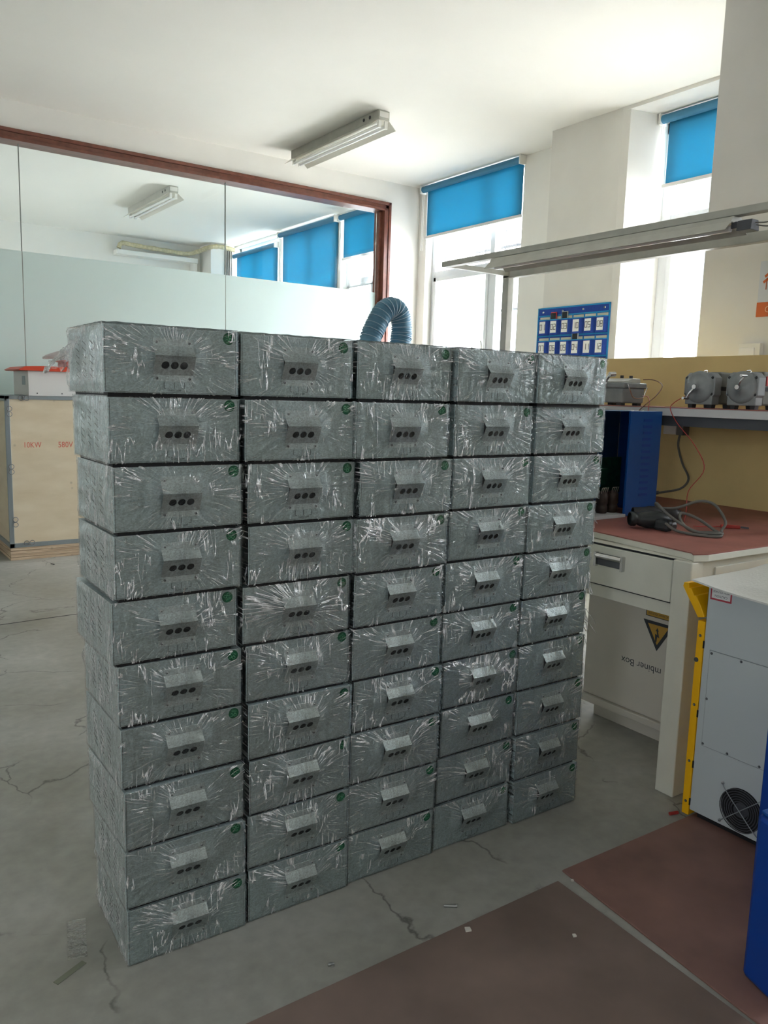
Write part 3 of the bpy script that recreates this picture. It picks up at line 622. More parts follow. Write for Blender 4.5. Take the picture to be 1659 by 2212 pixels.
m.box(1.72, 6.98, 1.6125, 1.9, 7.1, 1.63)
tag(m.build('plastic_bag', 'bag', org=(1.7, 6.96, 1.60)), 'crumpled white plastic bag lying over the red box on the white cabinet', 'bag')

# ---------------------------------------------------------------- ceiling lamps
def ceiling_lamp(x, y0, y1, label):
    g = thing('ceiling_lamp', (x, (y0 + y1) / 2, HC), label, 'lamp', 'twin tube ceiling lamps')
    zb = HC - .075
    MB().box(x - .055, y0, zb, x + .055, y1, HC - .001).build('housing', 'lampgrey', g, bevel=.003)
    m = MB()
    for s in (-1, 1):
        m.prism([(x + s * .055, zb), (x + s * .055, zb - .002), (x + s * .125, zb - .062), (x + s * .128, zb - .060)], 'y', y0 + .005, y1 - .005)
    m.prism([(x - .055, zb - .003), (x + .055, zb - .003), (x + .04, zb), (x - .04, zb)], 'y', y0 + .005, y1 - .005)
    m.build('reflector', 'reflector', g)
    for s in (-1, 1):
        xt = x + s * .032
        MB().cyl((xt, y0 + .03, zb - .045), (xt, y1 - .03, zb - .045), .0145, n=14).build('tube', 'tube', g)
        for y in (y0 + .012, y1 - .030): MB().box(xt - .016, y, zb - .062, xt + .016, y + .018, zb).build('lamp_holder', 'plastic_w', g, bevel=.004)
    m = MB()
    for y in (y0 + .13, y0 + .22): m.cyl((x - .0555, y, HC - .035), (x - .058, y, HC - .035), .014, n=12)
    m.build('knockout', 'dark', g)
    MB().box(x - .045, y0 - .003, HC - .055, x + .045, y0, HC - .012).build('end_plate', 'plastic_w', g)
ceiling_lamp(4.0, 5.80, 7.30, 'unlit twin tube lamp on the ceiling in front of the partition')
ceiling_lamp(3.56, 9.42, 10.92, 'unlit twin tube lamp on the ceiling of the room behind the glass')

# ---------------------------------------------------------------- air conditioner duct and lagged pipe in the back room
g = thing('pipe_trunking', (4.6, 12.9, 3.42), 'long white trunking box high on the far wall behind the glass', 'trunking')
MB().box(3.93, 12.80, 3.43, 5.24, YF - .003, 3.50).build('channel', 'plastic_w', g, bevel=.006)
MB().box(5.17, 12.84, 3.0, 5.24, YF - .003, 3.43).build('drop_channel', 'plastic_w', g, bevel=.006)
tag(MB().tube([(3.97, 12.84, 3.52), (4.02, 12.84, 3.60), (4.2, 12.84, 3.59), (4.7, 12.84, 3.57), (5.05, 12.84, 3.56), (5.2, 12.75, 3.60), (5.32, 12.55, 3.66), (5.5, 12.48, 3.68), (5.72, 12.46, 3.65)], .034, n=10, rf=lambda i, n: .034 + .004 * math.sin(i * 2.1)).build('lagged_pipe', 'lag', org=(4.8, 12.8, 3.5)), 'yellowed lagged pipe running along the white trunking on the far wall', 'pipe')
m = MB()
for i in range(4): m.tube([(5.60 + i * .035, 12.54, 3.64), (5.61 + i * .03, 12.53, 3.35), (5.64 + i * .03, 12.53, 2.3), (5.64 + i * .03, 12.53, 0.01)], .009, n=6)
tag(m.build('cable_bundle', 'cable', org=(5.65, 12.53, 0)), 'grey cables hanging down the far pier behind the glass', 'cable')

# ---------------------------------------------------------------- workbench with shelf and gantry
XP = 3.782; ZT = .889; ZS = 1.383; XS = 3.18
g = thing('workbench', (3.1, 2.9, 0), 'cream steel workbench with red mat top, yellow back board and overhead frame', 'workbench')
top_poly = [(2.468, 1.62), (2.445, 1.597), (2.50, 1.575), (XP, 1.545), (XP, 4.15), (2.55, 4.15), (2.515, 2.1)]
MB().prism(top_poly, 'z', ZT - .028, ZT - .004).build('desktop', 'cab', g, bevel=.002)
MB().prism([(a - .004 if a < 3 else a, b) for a, b in top_poly], 'z', ZT - .004, ZT).build('top_mat', 'mat_red', g)
MB().box(2.45, 1.64, .858, 2.50, 4.1, ZT - .028).box(2.47, 1.60, .66, 3.70, 1.625, ZT - .028).box(2.46, 1.605, .64, 2.50, 1.66, .86).build('apron', 'cab', g, bevel=.002)
MB().box(2.58, 1.594, .665, 3.62, 1.600, .83).build('end_panel', 'cab', g, bevel=.002)
def leg(x, y): MB().box(x, y, 0, x + .07, y + .075, ZT - .03).build('leg', 'cab', g, bevel=.004)
for x, y in ((2.432, 1.592), (3.66, 1.592), (2.46, 4.02), (3.66, 4.02)): leg(x, y)
MB().box(2.50, 1.60, .16, 3.66, 1.63, .20).build('foot_rail', 'yellow', g, bevel=.003)
MB().box(2.462, 1.668, .645, 2.95, 2.12, .858).build('drawer_case', 'cab', g, bevel=.002)
MB().box(2.456, 1.670, .6935, 2.462, 2.080, .8575).build('drawer_gap_shade', 'black', g)  # black plate stands in for the shade around the drawer
d = MB().box(2.446, 1.678, .699, 2.462, 2.072, .850).build('drawer', 'cab', g, bevel=.003)
m = MB().box(2.4440, 1.880, .775, 2.4462, 2.018, .822, 1)
m.cyl((2.436, 1.890, .812), (2.436, 2.008, .812), .010, n=12, m=0)
for y in (1.880, 2.006): m.box(2.430, y, .770, 2.4465, y + .012, .826, 0)
m.build('handle', ['chrome', 'steel_d'], d, bevel=.001)
MB().box(XP, 1.6, ZT, XP + .025, 4.15, 1.645).box(XP, 1.6, .5, XP + .025, 4.15, ZT).build('back_board', 'board', g)
MB().box(XS, 1.60, ZS - .040, XP, 4.15, ZS - .004).build('shelf', 'shelf', g, bevel=.002)
MB().box(XS - .002, 1.60, ZS - .004, XP, 4.15, ZS).build('shelf_mat', 'mat_red', g)
MB().box(XS + .03, 1.62, ZS - .085, XS + .06, 4.12, ZS - .040).build('shelf_rail', 'steel_d', g)
for y in (1.62, 4.10): MB().box(XS + .03, y, ZT, XS + .06, y + .03, ZS - .04).build('shelf_post', 'cab', g)
MB().box(XP - .005, 3.99, ZT, XP + .045, 4.045, 2.20).build('gantry_post', 'lampgrey', g, bevel=.003)
MB().box(XP + .0, 1.55, ZT, XP + .045, 1.60, 2.20).build('gantry_post', 'lampgrey', g, bevel=.003)
MB().box(XP - .005, 1.0, 2.185, XP + .045, 4.045, 2.235).build('rear_beam', 'lampgrey', g, bevel=.003)
MB().box(3.235, 1.0, 2.195, 3.285, 4.02, 2.228).build('front_beam', 'lampgrey', g, bevel=.003)
for y in (3.985, 1.3): MB().box(3.285, y, 2.196, XP, y + .03, 2.226).build('cross_arm', 'lampgrey', g, bevel=.003)
m = MB().box(XP - .03, 2.62, 1.235, XP, 2.70, 1.315)
m.build('power_socket', 'plastic_w', g, bevel=.004)
# bench lamp
g = thing('bench_lamp', (3.26, 2.78, 2.10), 'long grey tube lamp hung under the overhead frame of the workbench', 'lamp')
x = 3.26; zb = 2.192
MB().prism([(x - .030, zb), (x - .045, zb - .022), (x - .085, zb - .062), (x - .082, zb - .063), (x - .040, zb - .024), (x + .040, zb - .024), (x + .082, zb - .063), (x + .085, zb - .062), (x + .045, zb - .022), (x + .030, zb)], 'y', 2.06, 3.56).build('reflector', 'lampgrey', g)
MB().cyl((x - .012, 2.08, zb - .047), (x - .012, 3.54, zb - .047), .0135, n=14).build('tube', 'tube', g)
MB().prism([(x - .028, zb - .064), (x + .04, zb - .064), (x + .03, zb - .02), (x - .02, zb - .02)], 'y', 1.98, 2.045).box(x - .02, 2.045, zb - .05, x + .02, 2.075, zb - .022).build('lamp_holder', 'steel_d', g, bevel=.003)
m = MB().tube([(x, 2.0, zb - .03), (x + .02, 1.94, zb - .035), (x + .01, 1.88, zb - .025)], .003, n=5).tube([(x + .01, 2.0, zb - .035), (x + .03, 1.93, zb - .05), (x + .01, 1.87, zb - .03)], .003, n=5)
m.build('lead', 'cable', g)
MB().box(x - .01, 1.85, zb - .045, x + .03, 1.885, zb - .02).box(x - .012, 1.76, zb - .05, x + .035, 1.80, zb).build('connector', 'steel_d', g, bevel=.003)

# ---------------------------------------------------------------- instruments on the shelf
def crank_meter(y0, y1, x0, label, ang, side_red=False):
    """hand-cranked meter, square face with a round cover towards -x, body behind it, rubber feet"""
    z0 = ZS; h = .155; w_ = y1 - y0; cy = (y0 + y1) / 2; zc = z0 + .092
    g = thing('hand_crank_meter', (x0 + .1, cy, z0), label, 'meter', 'hand-cranked meters on the shelf')
    c = .022
    MB().prism([(y0 + .008, z0 + .016), (y1 - .008, z0 + .016), (y1 - .008, z0 + .05), (y1, z0 + .06), (y1, z0 + h - c), (y1 - c, z0 + h), (y0 + c, z0 + h), (y0, z0 + h - c), (y0, z0 + .06), (y0 + .008, z0 + .05)], 'x', x0, x0 + .055).build('front_casting', 'instr', g, bevel=.004)
    MB().box(x0 + .055, y0 + .010, z0 + .018, x0 + .19, y1 - .008, z0 + h + .004).build('case', 'instr2', g, bevel=.008)
    MB().revolve((x0, cy, zc), (-1, 0, 0), [(0, w_ * .47), (.008, w_ * .45), (.012, w_ * .36), (.022, w_ * .10), (.030, w_ * .09)], n=32).build('round_cover', 'instr', g)
    for y in (y0 + .012, y1 - .012):
        for z in (z0 + .062, z0 + h - .022): MB().revolve((x0 - .001, y, z), (-1, 0, 0), [(0, .0065), (.003, .005)], n=10).build('bolt', 'dark', g)
    for y in (y0 + .025, y1 - .03):
        for x in (x0 + .01, x0 + .13): MB().prism([(y - .012, z0 + .018), (y + .012, z0 + .018), (y + .009, z0), (y - .009, z0)], 'x', x, x + .03).build('foot', 'dark', g)
    a = Vector((x0 - .030, cy, zc)); b = a + Vector((-.012, math.cos(ang) * .058, math.sin(ang) * .058))
    MB().revolve(a + Vector((.006, 0, 0)), (-1, 0, 0), [(0, .012), (.016, .010)], n=12).tube([a, (a + b) / 2 + Vector((-.008, 0, 0)), b], .0045, n=8).cyl(b + Vector((.01, 0, 0)), b + Vector((-.03, 0, 0)), .006, n=10).build('crank', 'chrome', g)
    MB().tube([(x0 + .02, cy - .02, z0 + h), (x0 + .03, cy - .015, z0 + h + .008), (x0 + .06, cy + .02, z0 + h + .008), (x0 + .07, cy + .025, z0 + h)], .0025, n=6).build('wire_catch', 'chrome', g)
    MB().box(x0 + .06, y0 + .005, z0 + .078, x0 + .15, y0 + .012, z0 + .095).build('side_recess', 'black', g)
    if side_red: MB().box(x0 + .07, y0 + .006, z0 + .10, x0 + .17, y0 + .0105, z0 + .14).build('name_plate', 'wirered', g)
    return g
crank_meter(2.060, 2.210, 3.20, 'grey hand-cranked meter with round face on the shelf, left of the two side by side', -1.05)
crank_meter(1.860, 2.005, 3.20, 'grey hand-cranked meter with round face on the shelf, at the right edge of the photo', 2.2, True)
# the third meter stands further left, turned sideways, with lid and bail handle
g = thing('lidded_meter', (3.45, 2.66, ZS), 'grey cased meter with pale lid and wire handle on the shelf beside the box stack', 'meter')
x0, x1, y0, y1, z0 = 3.25, 3.425, 2.585, 2.80, ZS
MB().prism([(x0 + .008, z0 + .012), (x1 - .008, z0 + .012), (x1, z0 + .085), (x0, z0 + .085)], 'y', y0 + .004, y1).build('case', 'instr', g, bevel=.006)
MB().box(x0 - .004, y0 - .004, z0 + .085, x1 + .004, y1 + .004, z0 + .112).build('rim', 'instr', g, bevel=.006)
MB().prism([(x0 + .02, z0 + .112), (x1 - .03, z0 + .112), (x1 - .035, z0 + .134), (x0 + .08, z0 + .134), (x0 + .05, z0 + .124), (x0, z0 + .120), (x0, z0 + .112)], 'y', y0 + .01, y1).build('lid', 'lampgrey', g, bevel=.003)
MB().tube([(x0 + .02, y0 - .008, z0 + .106), (x0 + .035, y0 - .014, z0 + .075), (x0 + .065, y0 - .014, z0 + .040), (x0 + .135, y0 - .014, z0 + .040), (x0 + .155, y0 - .012, z0 + .065), (x1 + .006, y0 - .004, z0 + .09)], .003, n=6, sub=4).build('bail_handle', 'chrome', g)
MB().tube([(x0 - .01, y0 + .10, z0 + .09), (x0 - .022, y0 + .09, z0 + .12), (x0 - .022, y0 + .065, z0 + .150)], .008, n=8).cyl((x0 - .03, y0 + .065, z0 + .150), (x0 + .0, y0 + .055, z0 + .152), .012, n=12).build('crank', 'chrome', g)
for xx in (x0 + .06, x0 + .13): MB().cyl((xx, y0 + .06, z0 + .134), (xx, y0 + .06, z0 + .148), .009, n=10).build('terminal', 'dark', g)
for y in (y0 + .03, y1 - .03): MB().box(x0 + .01, y - .015, z0, x0 + .04, y + .015, z0 + .014).box(x1 - .04, y - .015, z0, x1 - .01, y + .015, z0 + .014).build('foot', 'dark', g)
def wire(pts, r, mt, name, lab, n=6): return tag(MB().tube(pts, r, n=n).build(name, mt, org=pts[0]), lab, 'wire')
wire([(3.40, 2.585, ZS + .13), (3.40, 2.52, ZS + .128), (3.33, 2.42, ZS + .10), (3.24, 2.385, ZS + .05), (3.18, 2.40, ZS + .004), (3.148, 2.41, ZS - .03), (3.145, 2.42, ZS - .10)], .0025, 'wirebrown', 'test_lead', 'brown test lead curving from the lidded meter over the shelf edge')
wire([(3.40, 2.580, ZS + .05), (3.28, 2.46, ZS + .045), (3.19, 2.38, ZS + .012), (3.15, 2.355, ZS - .005), (3.148, 2.345, ZS - .10), (3.16, 2.30, ZS - .22), (3.19, 2.33, ZS - .40), (3.22, 2.42, ZT + .004)], .002, 'wirered', 'test_lead', 'red test lead hanging from the shelf beside the blue chassis')
wire([(3.21, 2.20, ZS + .055), (3.17, 2.235, ZS + .02), (3.148, 2.235, ZS - .01), (3.142, 2.19, ZS - .07), (3.12, 2.08, ZS - .16), (3.13, 2.03, ZS - .26), (3.12, 2.09, ZS - .36), (3.10, 2.08, ZS - .44), (3.06, 2.06, ZT + .004)], .002, 'wirered', 'test_lead', 'thin red lead falling from the crank meter down to the bench mat')
# power cord with plug under the shelf
g = thing('power_cord', (XP - .05, 2.65, 1.1), 'grey power cord hanging from the socket under the shelf', 'cord')
MB().box(XP - .055, 2.56, 1.235, XP - .0, 2.60, 1.325).tube([(XP - .045, 2.58, 1.25), (XP - .05, 2.585, 1.18), (XP - .08, 2.53, 1.09), (XP - .12, 2.46, 1.02), (XP - .16, 2.47, .97), (XP - .19, 2.54, .945), (XP - .20, 2.58, .935)], .006, n=8).build('cord', 'cable', g)
MB().tube([(XP - .20, 2.575, .937), (XP - .215, 2.63, .925), (XP - .22, 2.68, .905)], .012, n=10, rf=lambda i, n: .009 + .011 * i / n).build('plug', 'steel_d', g)

# ---------------------------------------------------------------- blue chassis on the bench
g = thing('blue_chassis', (2.95, 2.45, ZT), 'open blue metal chassis with a green circuit board standing on the workbench', 'chassis')
ya, yb = 2.30, 2.52; zt = 1.362
MB().box(2.945, ya - .012, ZT + .004, 3.166, ya, zt).box(3.160, ya, ZT + .004, 3.166, yb, zt).build('louvred_panel', 'bluem', g, bevel=.0015)
m = MB()
for k in range(13): m.box(3.035, ya - .0135, ZT + .09 + k * .028, 3.095, ya - .011, ZT + .102 + k * .028)
m.build('louvres', 'blue', g)
MB().box(2.66, yb, ZT + .004, 3.160, yb + .004, zt).box(2.66, ya, ZT + .004, 2.664, yb, zt).box(2.664, ya, zt - .003, 3.160, yb, zt).build('inner_panel', 'blue_in', g)
MB().box(2.664, ya - .02, ZT, 2.945, yb, ZT + .014).build('base_tray', 'shelf', g, bevel=.002)
MB().box(3.00, yb - .03, ZT + .08, 3.155, yb - .025, ZT + .25).box(2.96, yb - .06, ZT + .12, 3.02, yb - .02, ZT + .20).build('circuit_board', 'pcb', g)
for (cx_, cz) in ((2.868, 0), (2.938, 0)):
    m = MB().revolve((cx_, ya + .055, ZT + .014), (0, 0, 1), [(0, .022), (.01, .027), (.03, .027), (.035, .023), (.045, .027), (.085, .027), (.095, .02)], n=16)
    t = m.build('transformer_coil', 'coil', g)
    m = MB()
    for k in range(4): m.tube([(cx_ - .018 + k * .012, ya + .045, ZT + .10), (cx_ - .02 + k * .013, ya + .04, ZT + .125), (cx_ - .012 + k * .011, ya + .038, ZT + .13)], .002, n=5)
    m.build('terminal_wires', 'copper', t)
m = MB().tube([(2.83, ya + .05, ZT + .13), (2.84, ya + .06, ZT + .17), (2.87, ya + .08, ZT + .17), (2.88, ya + .08, ZT + .13)], .002, n=5)
m.build('wire_loop', 'trimc', g)
m = MB()
for xx in (3.03, 3.10): m.revolve((xx, ya + .05, zt), (0, 0, 1), [(0, .008), (.004, .005)], n=10)
m.build('top_screws', 'screw', g)

# ---------------------------------------------------------------- black tool with grey cable
g = thing('cable_connector_tool', (2.80, 1.93, ZT), 'black plastic cable connectors with a coil of grey cable on the bench mat', 'connector')
d0 = Vector((.85, -.52, 0)).normalized()
a = Vector((2.70, 2.07, ZT + .040))
MB().revolve(a, d0 + Vector((0, 0, -.02)), [(0, .026), (.004, .030), (.022, .030), (.026, .022), (.04, .028), (.07, .036), (.12, .036), (.15, .028), (.17, .02)], n=20).build('connector_body', 'blackp', g)
b = a + Vector((.11, .07, .005))
MB().revolve(b, Vector((.80, -.60, 0)), [(0, .026), (.05, .03), (.07, .034), (.10, .034), (.11, .027), (.15, .027), (.155, .031), (.18, .031), (.185, .022), (.20, .020)], n=20).build('plug_body', 'dark', g)
MB().box(2.76, 1.93, ZT, 2.80, 2.0, ZT + .045).box(2.80, 1.95, ZT, 2.86, 1.99, ZT + .035).build('grip', 'blackp', g, bevel=.012)
c0 = Vector((2.80, 1.90, ZT + .01))
MB().tube([(2.76, 1.94, ZT + .035), (2.76, 1.88, ZT + .012), (2.80, 1.78, ZT + .006), (2.84, 1.745, ZT + .008), (2.87, 1.79, ZT + .012), (2.82, 1.86, ZT + .012), (2.80, 1.90, ZT + .05), (2.83, 1.92, ZT + .075), (2.86, 1.87, ZT + .06), (2.88, 1.80, ZT + .02), (2.85, 1.76, ZT + .014),
            (2.80, 1.83, ZT + .016), (2.78, 1.93, ZT + .06), (2.79, 2.01, ZT + .105), (2.82, 2.02, ZT + .085), (2.88, 1.98, ZT + .085), (2.96, 1.93, ZT + .115), (2.98, 1.87, ZT + .105), (2.95, 1.80, ZT + .05), (2.92, 1.795, ZT + .015), (2.88, 1.77, ZT + .008), (2.80, 1.80, ZT + .006)], .0058, n=8, sub=8).build('cable_coil', 'cable', g)
g = thing('crocodile_clip', (3.10, 1.86, ZT), 'red crocodile clip on a thin lead at the back of the bench mat', 'clip')
MB().bar((3.08, 1.90, ZT + .008), (3.13, 1.84, ZT + .008), .016, .014).build('grip', 'wirered', g, bevel=.004)
MB().bar((3.13, 1.84, ZT + .008), (3.15, 1.815, ZT + .006), .009, .007).build('jaw', 'steel_d', g)
MB().tube([(3.08, 1.90, ZT + .006), (3.03, 1.93, ZT + .004), (2.98, 1.96, ZT + .005)], .002, n=5).build('lead', 'wirered', g)
tag(MB().box(3.02, 2.16, ZT, 3.07, 2.19, ZT + .008).build('red_clip', 'wirered', org=(3.04, 2.17, ZT), bevel=.003), 'small red clip between the blue chassis and the black connectors', 'clip')

# ---------------------------------------------------------------- combiner box stored upside down under the bench
g = thing('combiner_box', (2.95, 1.9, 0), 'grey enclosure stored upside down under the bench, with a warning triangle and lettering', 'enclosure')
XC = 2.76; yA, yB = 1.67, 2.300
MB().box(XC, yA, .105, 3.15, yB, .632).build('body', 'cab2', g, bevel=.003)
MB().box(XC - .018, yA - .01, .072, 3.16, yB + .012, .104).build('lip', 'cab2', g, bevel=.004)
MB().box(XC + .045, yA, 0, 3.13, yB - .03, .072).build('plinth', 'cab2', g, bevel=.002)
m = MB(); X = XC - .0004
R_, U_ = (0, 1, 0), (0, 0, -1)          # lettering reads upside down, seen from the -x side
m.text('mbiner Box', (XC, 2.006, .312), R_, U_, .043, 0, .98, .0006).text('p Co', (XC, 1.818, .312), R_, U_, .043, 0, .98, .0006)
m.build('lettering', 'ink', g)
t1, t2, t3 = (2.008, .515), (1.862, .515), (1.935, .395)
cxm = (1.935, .475)
def sc(p, k): return (cxm[0] + (p[0] - cxm[0]) * k, cxm[1] + (p[1] - cxm[1]) * k)
s = MB().prism([t1, t2, t3], 'x', XC - .0012, XC)
s.build('warning_triangle', 'ink', g, bevel=.0)
MB().prism([sc(t1, .68), sc(t2, .68), sc(t3, .68)], 'x', XC - .0018, XC - .0011).build('triangle_face', 'labely', g)
MB().prism([(1.944, .432), (1.938, .432), (1.936, .455), (1.926, .452), (1.934, .478), (1.930, .478), (1.938, .492), (1.944, .478), (1.940, .478), (1.936, .462), (1.946, .465)], 'x', XC - .0024, XC - .0017).build('lightning_mark', 'ink', g)
m = MB().box(XC - .001, 1.84, .532, XC, 1.998, .560, 1).box(XC - .0015, 1.842, .535, XC - .0009, 1.994, .557, 0)
m.text('WARNING HIGH VOLTAGE', (XC - .0016, 1.918, .546), R_, U_, .0125, 1, .9, .0002)
m.build('warning_strip', ['labely', 'ink'], g)

# ---------------------------------------------------------------- grey machine cabinet with yellow front
g = thing('machine_cabinet', (2.65, 1.2, 0), 'light grey machine cabinet with yellow front edge and round fan grille', 'machine')
GX = 2.363
MB().box(GX, .85, .030, 3.0, 1.478, .815).build('side_casing', 'grey', g, bevel=.002)
MB().box(GX + .02, .88, .006, 2.98, 1.46, .030).build('base', 'black', g)
m = MB().prism([(1.480, .008), (1.506, .008), (1.506, .690), (1.480, .690)], 'x', GX - .002, 3.0)
m.build('front_strip', 'yellow', g, bevel=.002)
m = MB().prism([(1.484, .704), (1.508, .698), (1.573, .792), (1.570, .806), (1.552, .808), (1.549, .788), (1.543, .792), (1.528, .768), (1.522, .770), (1.500, .738)], 'x', GX - .002, 3.0)
m.build('front_canopy', 'yellow', g, bevel=.002)
MB().box(GX + .012, 1.479, .69, 3.0, 1.486, .80).build('display_recess', 'black', g)
for z in (.64, .40, .20, .055): screw_mesh((GX - .002, 1.493, z), (-1, 0, 0), .0048, .003).build('screw', ['steel_d', 'screw'], g)
MB().revolve((GX - .002, 1.500, .555), (-1, 0, 0), [(0, .008), (.001, .008)], n=14).build('cap', 'steel_d', g)
for z in (.60, .36, .18, .045): MB().box(GX - .0025, 1.476, z, GX + .001, 1.481, z + .025).build('slot', 'black', g)
MB().box(GX - .0008, .948, .270, GX, 1.455, .602).build('panel_gap', 'zinc', g)
MB().box(GX - .003, .95, .272, GX - .0005, 1.453, .600).build('access_panel', 'grey', g, bevel=.001)
for (y, z) in ((1.446, .592), (1.342, .594), (1.449, .435), (1.449, .279), (1.36, .278), (1.24, .594), (1.25, .278)): screw_mesh((GX - .003, y, z), (-1, 0, 0), .0042, .003).build('screw', ['steel_d', 'screw'], g)
# fan: dark opening, rings, wire spokes
fc = Vector((GX, 1.296, .110)); fan = MB().revolve(fc + Vector((-.0006, 0, 0)), (-1, 0, 0), [(0, .071), (.0006, .071)], n=40).build('fan_opening', 'black', g)
m = MB().revolve(fc + Vector((-.001, 0, 0)), (-1, 0, 0), [(0, .024), (.004, .024), (.005, .02)], n=24)
m.build('fan_hub', 'steel_d', fan)
m = MB()
for r in (.070, .062, .054, .046, .038, .030, .020, .011): m.tube([fc + Vector((-.009, r * math.cos(t), r * math.sin(t))) for t in [2 * PI * i / 36 for i in range(37)]], .0016, n=6, sub=1)
m.build('grille_rings', 'steel_d', fan)
m = MB()
for s1, s2 in ((1, 1), (1, -1)):
    d = Vector((0, .085 * s1, .085 * s2 * .95)).normalized(); m.tube([fc + Vector((-.006, 0, 0)) + d * .093, fc + Vector((-.012, 0, 0)) + d * .07, fc + Vector((-.013, 0, 0)), fc + Vector((-.012, 0, 0)) - d * .07, fc + Vector((-.006, 0, 0)) - d * .093], .0016, n=6)
m.build('grille_spokes', 'zinc', fan)
for s1, s2 in ((1, 1), (1, -1), (-1, 1), (-1, -1)):
    d = Vector((0, s1, s2 * .95)).normalized() * .095; screw_mesh(fc + d + Vector((-.002, 0, 0)), (-1, 0, 0), .005, .006).build('grille_screw', ['screw', 'black'], fan)
m = MB().box(GX - .0008, 1.395, .770, GX, 1.470, .812, 0).box(GX - .0014, 1.400, .776, GX - .0007, 1.465, .812, 1)
m.text('CAUTION', (GX - .0015, 1.432, .785), R_, U_, .011, 2, .9, .0002).text('HIGH VOLTAGE', (GX - .0015, 1.432, .799), R_, U_, .009, 2, .9, .0002)
m.build('caution_label', ['labelred', 'card', 'ink'], g)
def foamf(lift):
    def f(u, v):
        y = 1.535 - .72 * u; x = GX - .045 + .72 * v
        bul = math.sin(min(1, v * 1.25) * PI * .62) * (.10 * min(1, u * 2.2) ** .8) + .012 * noise.noise(Vector((u * 4, v * 4, 1)))
        drop = -.012 * (1 - v) * min(1, u * 4) + .004 * math.sin(u * 9)
        return (x + .035 * max(0, .15 - u) / .15 * (1 - v) * 1.0, y, .818 + max(0, bul) + drop * (1 if v < .06 else 0) + lift)
    return f
def closed(f0, f1, nu, nv):
    m = MB().grid(f1, nu, nv).grid(f0, nu, nv)
    for a, b in (((0, 0), (1, 0)), ((1, 0), (1, 1)), ((1, 1), (0, 1)), ((0, 1), (0, 0))):
        n = 30
        pt = lambda k: (a[0] + (b[0] - a[0]) * k, a[1] + (b[1] - a[1]) * k)
        m.grid(lambda u, v: (f0 if v < .5 else f1)(*pt(u)), n, 1, 0, False)
    return m
tag(closed(foamf(0), foamf(.006), 30, 30).build('foam_sheet', 'foam', org=(2.6, 1.2, .815)), 'white foam sheet draped over the top of the grey machine cabinet', 'sheet')

# ---------------------------------------------------------------- blue machines at the right edge
g = thing('blue_machine', (2.0, .85, 0), 'low blue steel machine at the lower right corner, nearest the camera', 'machine')
MB().prism([(1.795, .944), (1.764, .856), (1.752, .82), (2.24, .72), (2.30, .86)], 'z', .006, .432).build('casing', 'blue', g, bevel=.012)
MB().prism([(1.800, .938), (1.772, .856), (1.760, .828), (2.235, .73), (2.29, .855)], 'z', .432, .442).build('top_plate', 'bluem', g, bevel=.004)
g = thing('blue_cabinet', (2.35, 1.05, 0), 'taller blue steel cabinet at the right edge, behind the low blue machine', 'cabinet')
MB().prism([(2.209, 1.158), (2.190, 1.00), (2.320, .96), (2.345, 1.145)], 'z', .0, .60).build('casing', 'blue', g, bevel=.004)

# ---------------------------------------------------------------- fume hose
g = thing('fume_hose', (3.15, 4.5, 0), 'blue pleated ventilation hose arching up behind the box stack', 'hose')
pts = [(2.86, 4.52, 0.0), (2.88, 4.52, .6), (2.93, 4.50, 1.3), (3.02, 4.5, 1.70), (3.08, 4.5, 1.85), (3.15, 4.5, 1.955), (3.225, 4.5, 1.975), (3.28, 4.5, 1.92), (3.295, 4.5, 1.82), (3.28, 4.5, 1.70), (3.26, 4.52, 1.3), (3.25, 4.53, .6), (3.25, 4.53, 0.0)]
MB().tube(pts, .07, n=24, sub=22, rf=lambda i, n: .066 + (.007 if i % 3 == 0 else (0 if i % 3 == 1 else -.002))).build('pleated_tube', 'hose', g)
m = MB()
P3 = [Vector(p) for p in pts]
def cat(i, t):
    a = P3[max(i - 1, 0)]; b = P3[i]; c = P3[i + 1]; d = P3[min(i + 2, len(P3) - 1)]
    return .5 * ((2 * b) + (-a + c) * t + (2 * a - 5 * b + 4 * c - d) * t * t + (-a + 3 * b - 3 * c + d) * t ** 3)
for i in range(3, 9):
    for k in range(3):
        c = cat(i, k / 3); d = (cat(i, k / 3 + .05) - c).normalized(); a_ = d.orthogonal().normalized(); b_ = d.cross(a_)
        m.tube([c + (a_ * math.cos(q) + b_ * math.sin(q)) * .0725 for q in [2 * PI * j / 20 for j in range(21)]], .0022, n=5, sub=1)
m.build('spiral_wire', 'hosewire', g)

# ---------------------------------------------------------------- phone pocket organiser on the pier (plane x = 5.43)
X5 = 5.43; OY0, OY1, OZ1 = 4.500, 5.315, 2.213
g = thing('pocket_organiser', (X5, (OY0 + OY1) / 2, 1.6), 'blue wall organiser with numbered pockets hanging on the white pier', 'organiser')
OZ0 = 1.52
MB().box(X5 - .006, OY0, OZ0, X5 - .001, OY1, OZ1).build('backing', 'pocket', g)
m = MB()
for z in (OZ1 - .005, OZ1 - .072, OZ0 + .005): m.box(X5 - .010, OY0, z - .006, X5 - .005, OY1, z + .006)
for y in (OY0 + .005, OY1 - .005): m.box(X5 - .010, y - .006, OZ0, X5 - .005, y + .006, OZ1)
m.build('binding', 'trimc', g)
def col_y(k): return OY1 - .020 - (OY1 - OY0 - .03) / 6 * (k + .5)          # pocket centres, left to right in view
for k in range(4):
    y = OY1 - .06 - k * (OY1 - OY0 - .12) / 3
    m = MB(); m.revolve((X5 - .006, y, OZ1 - .038), (-1, 0, 0), [(0, .011), (.003, .009)], n=14); m.build('eyelet', 'chrome', g)
SEG = {'0': 'abcdef', '1': 'bc', '2': 'abged', '3': 'abgcd', '4': 'fgbc', '5': 'afgcd', '6': 'afgedc', '7': 'abc', '8': 'abcdefg', '9': 'abcdfg'}
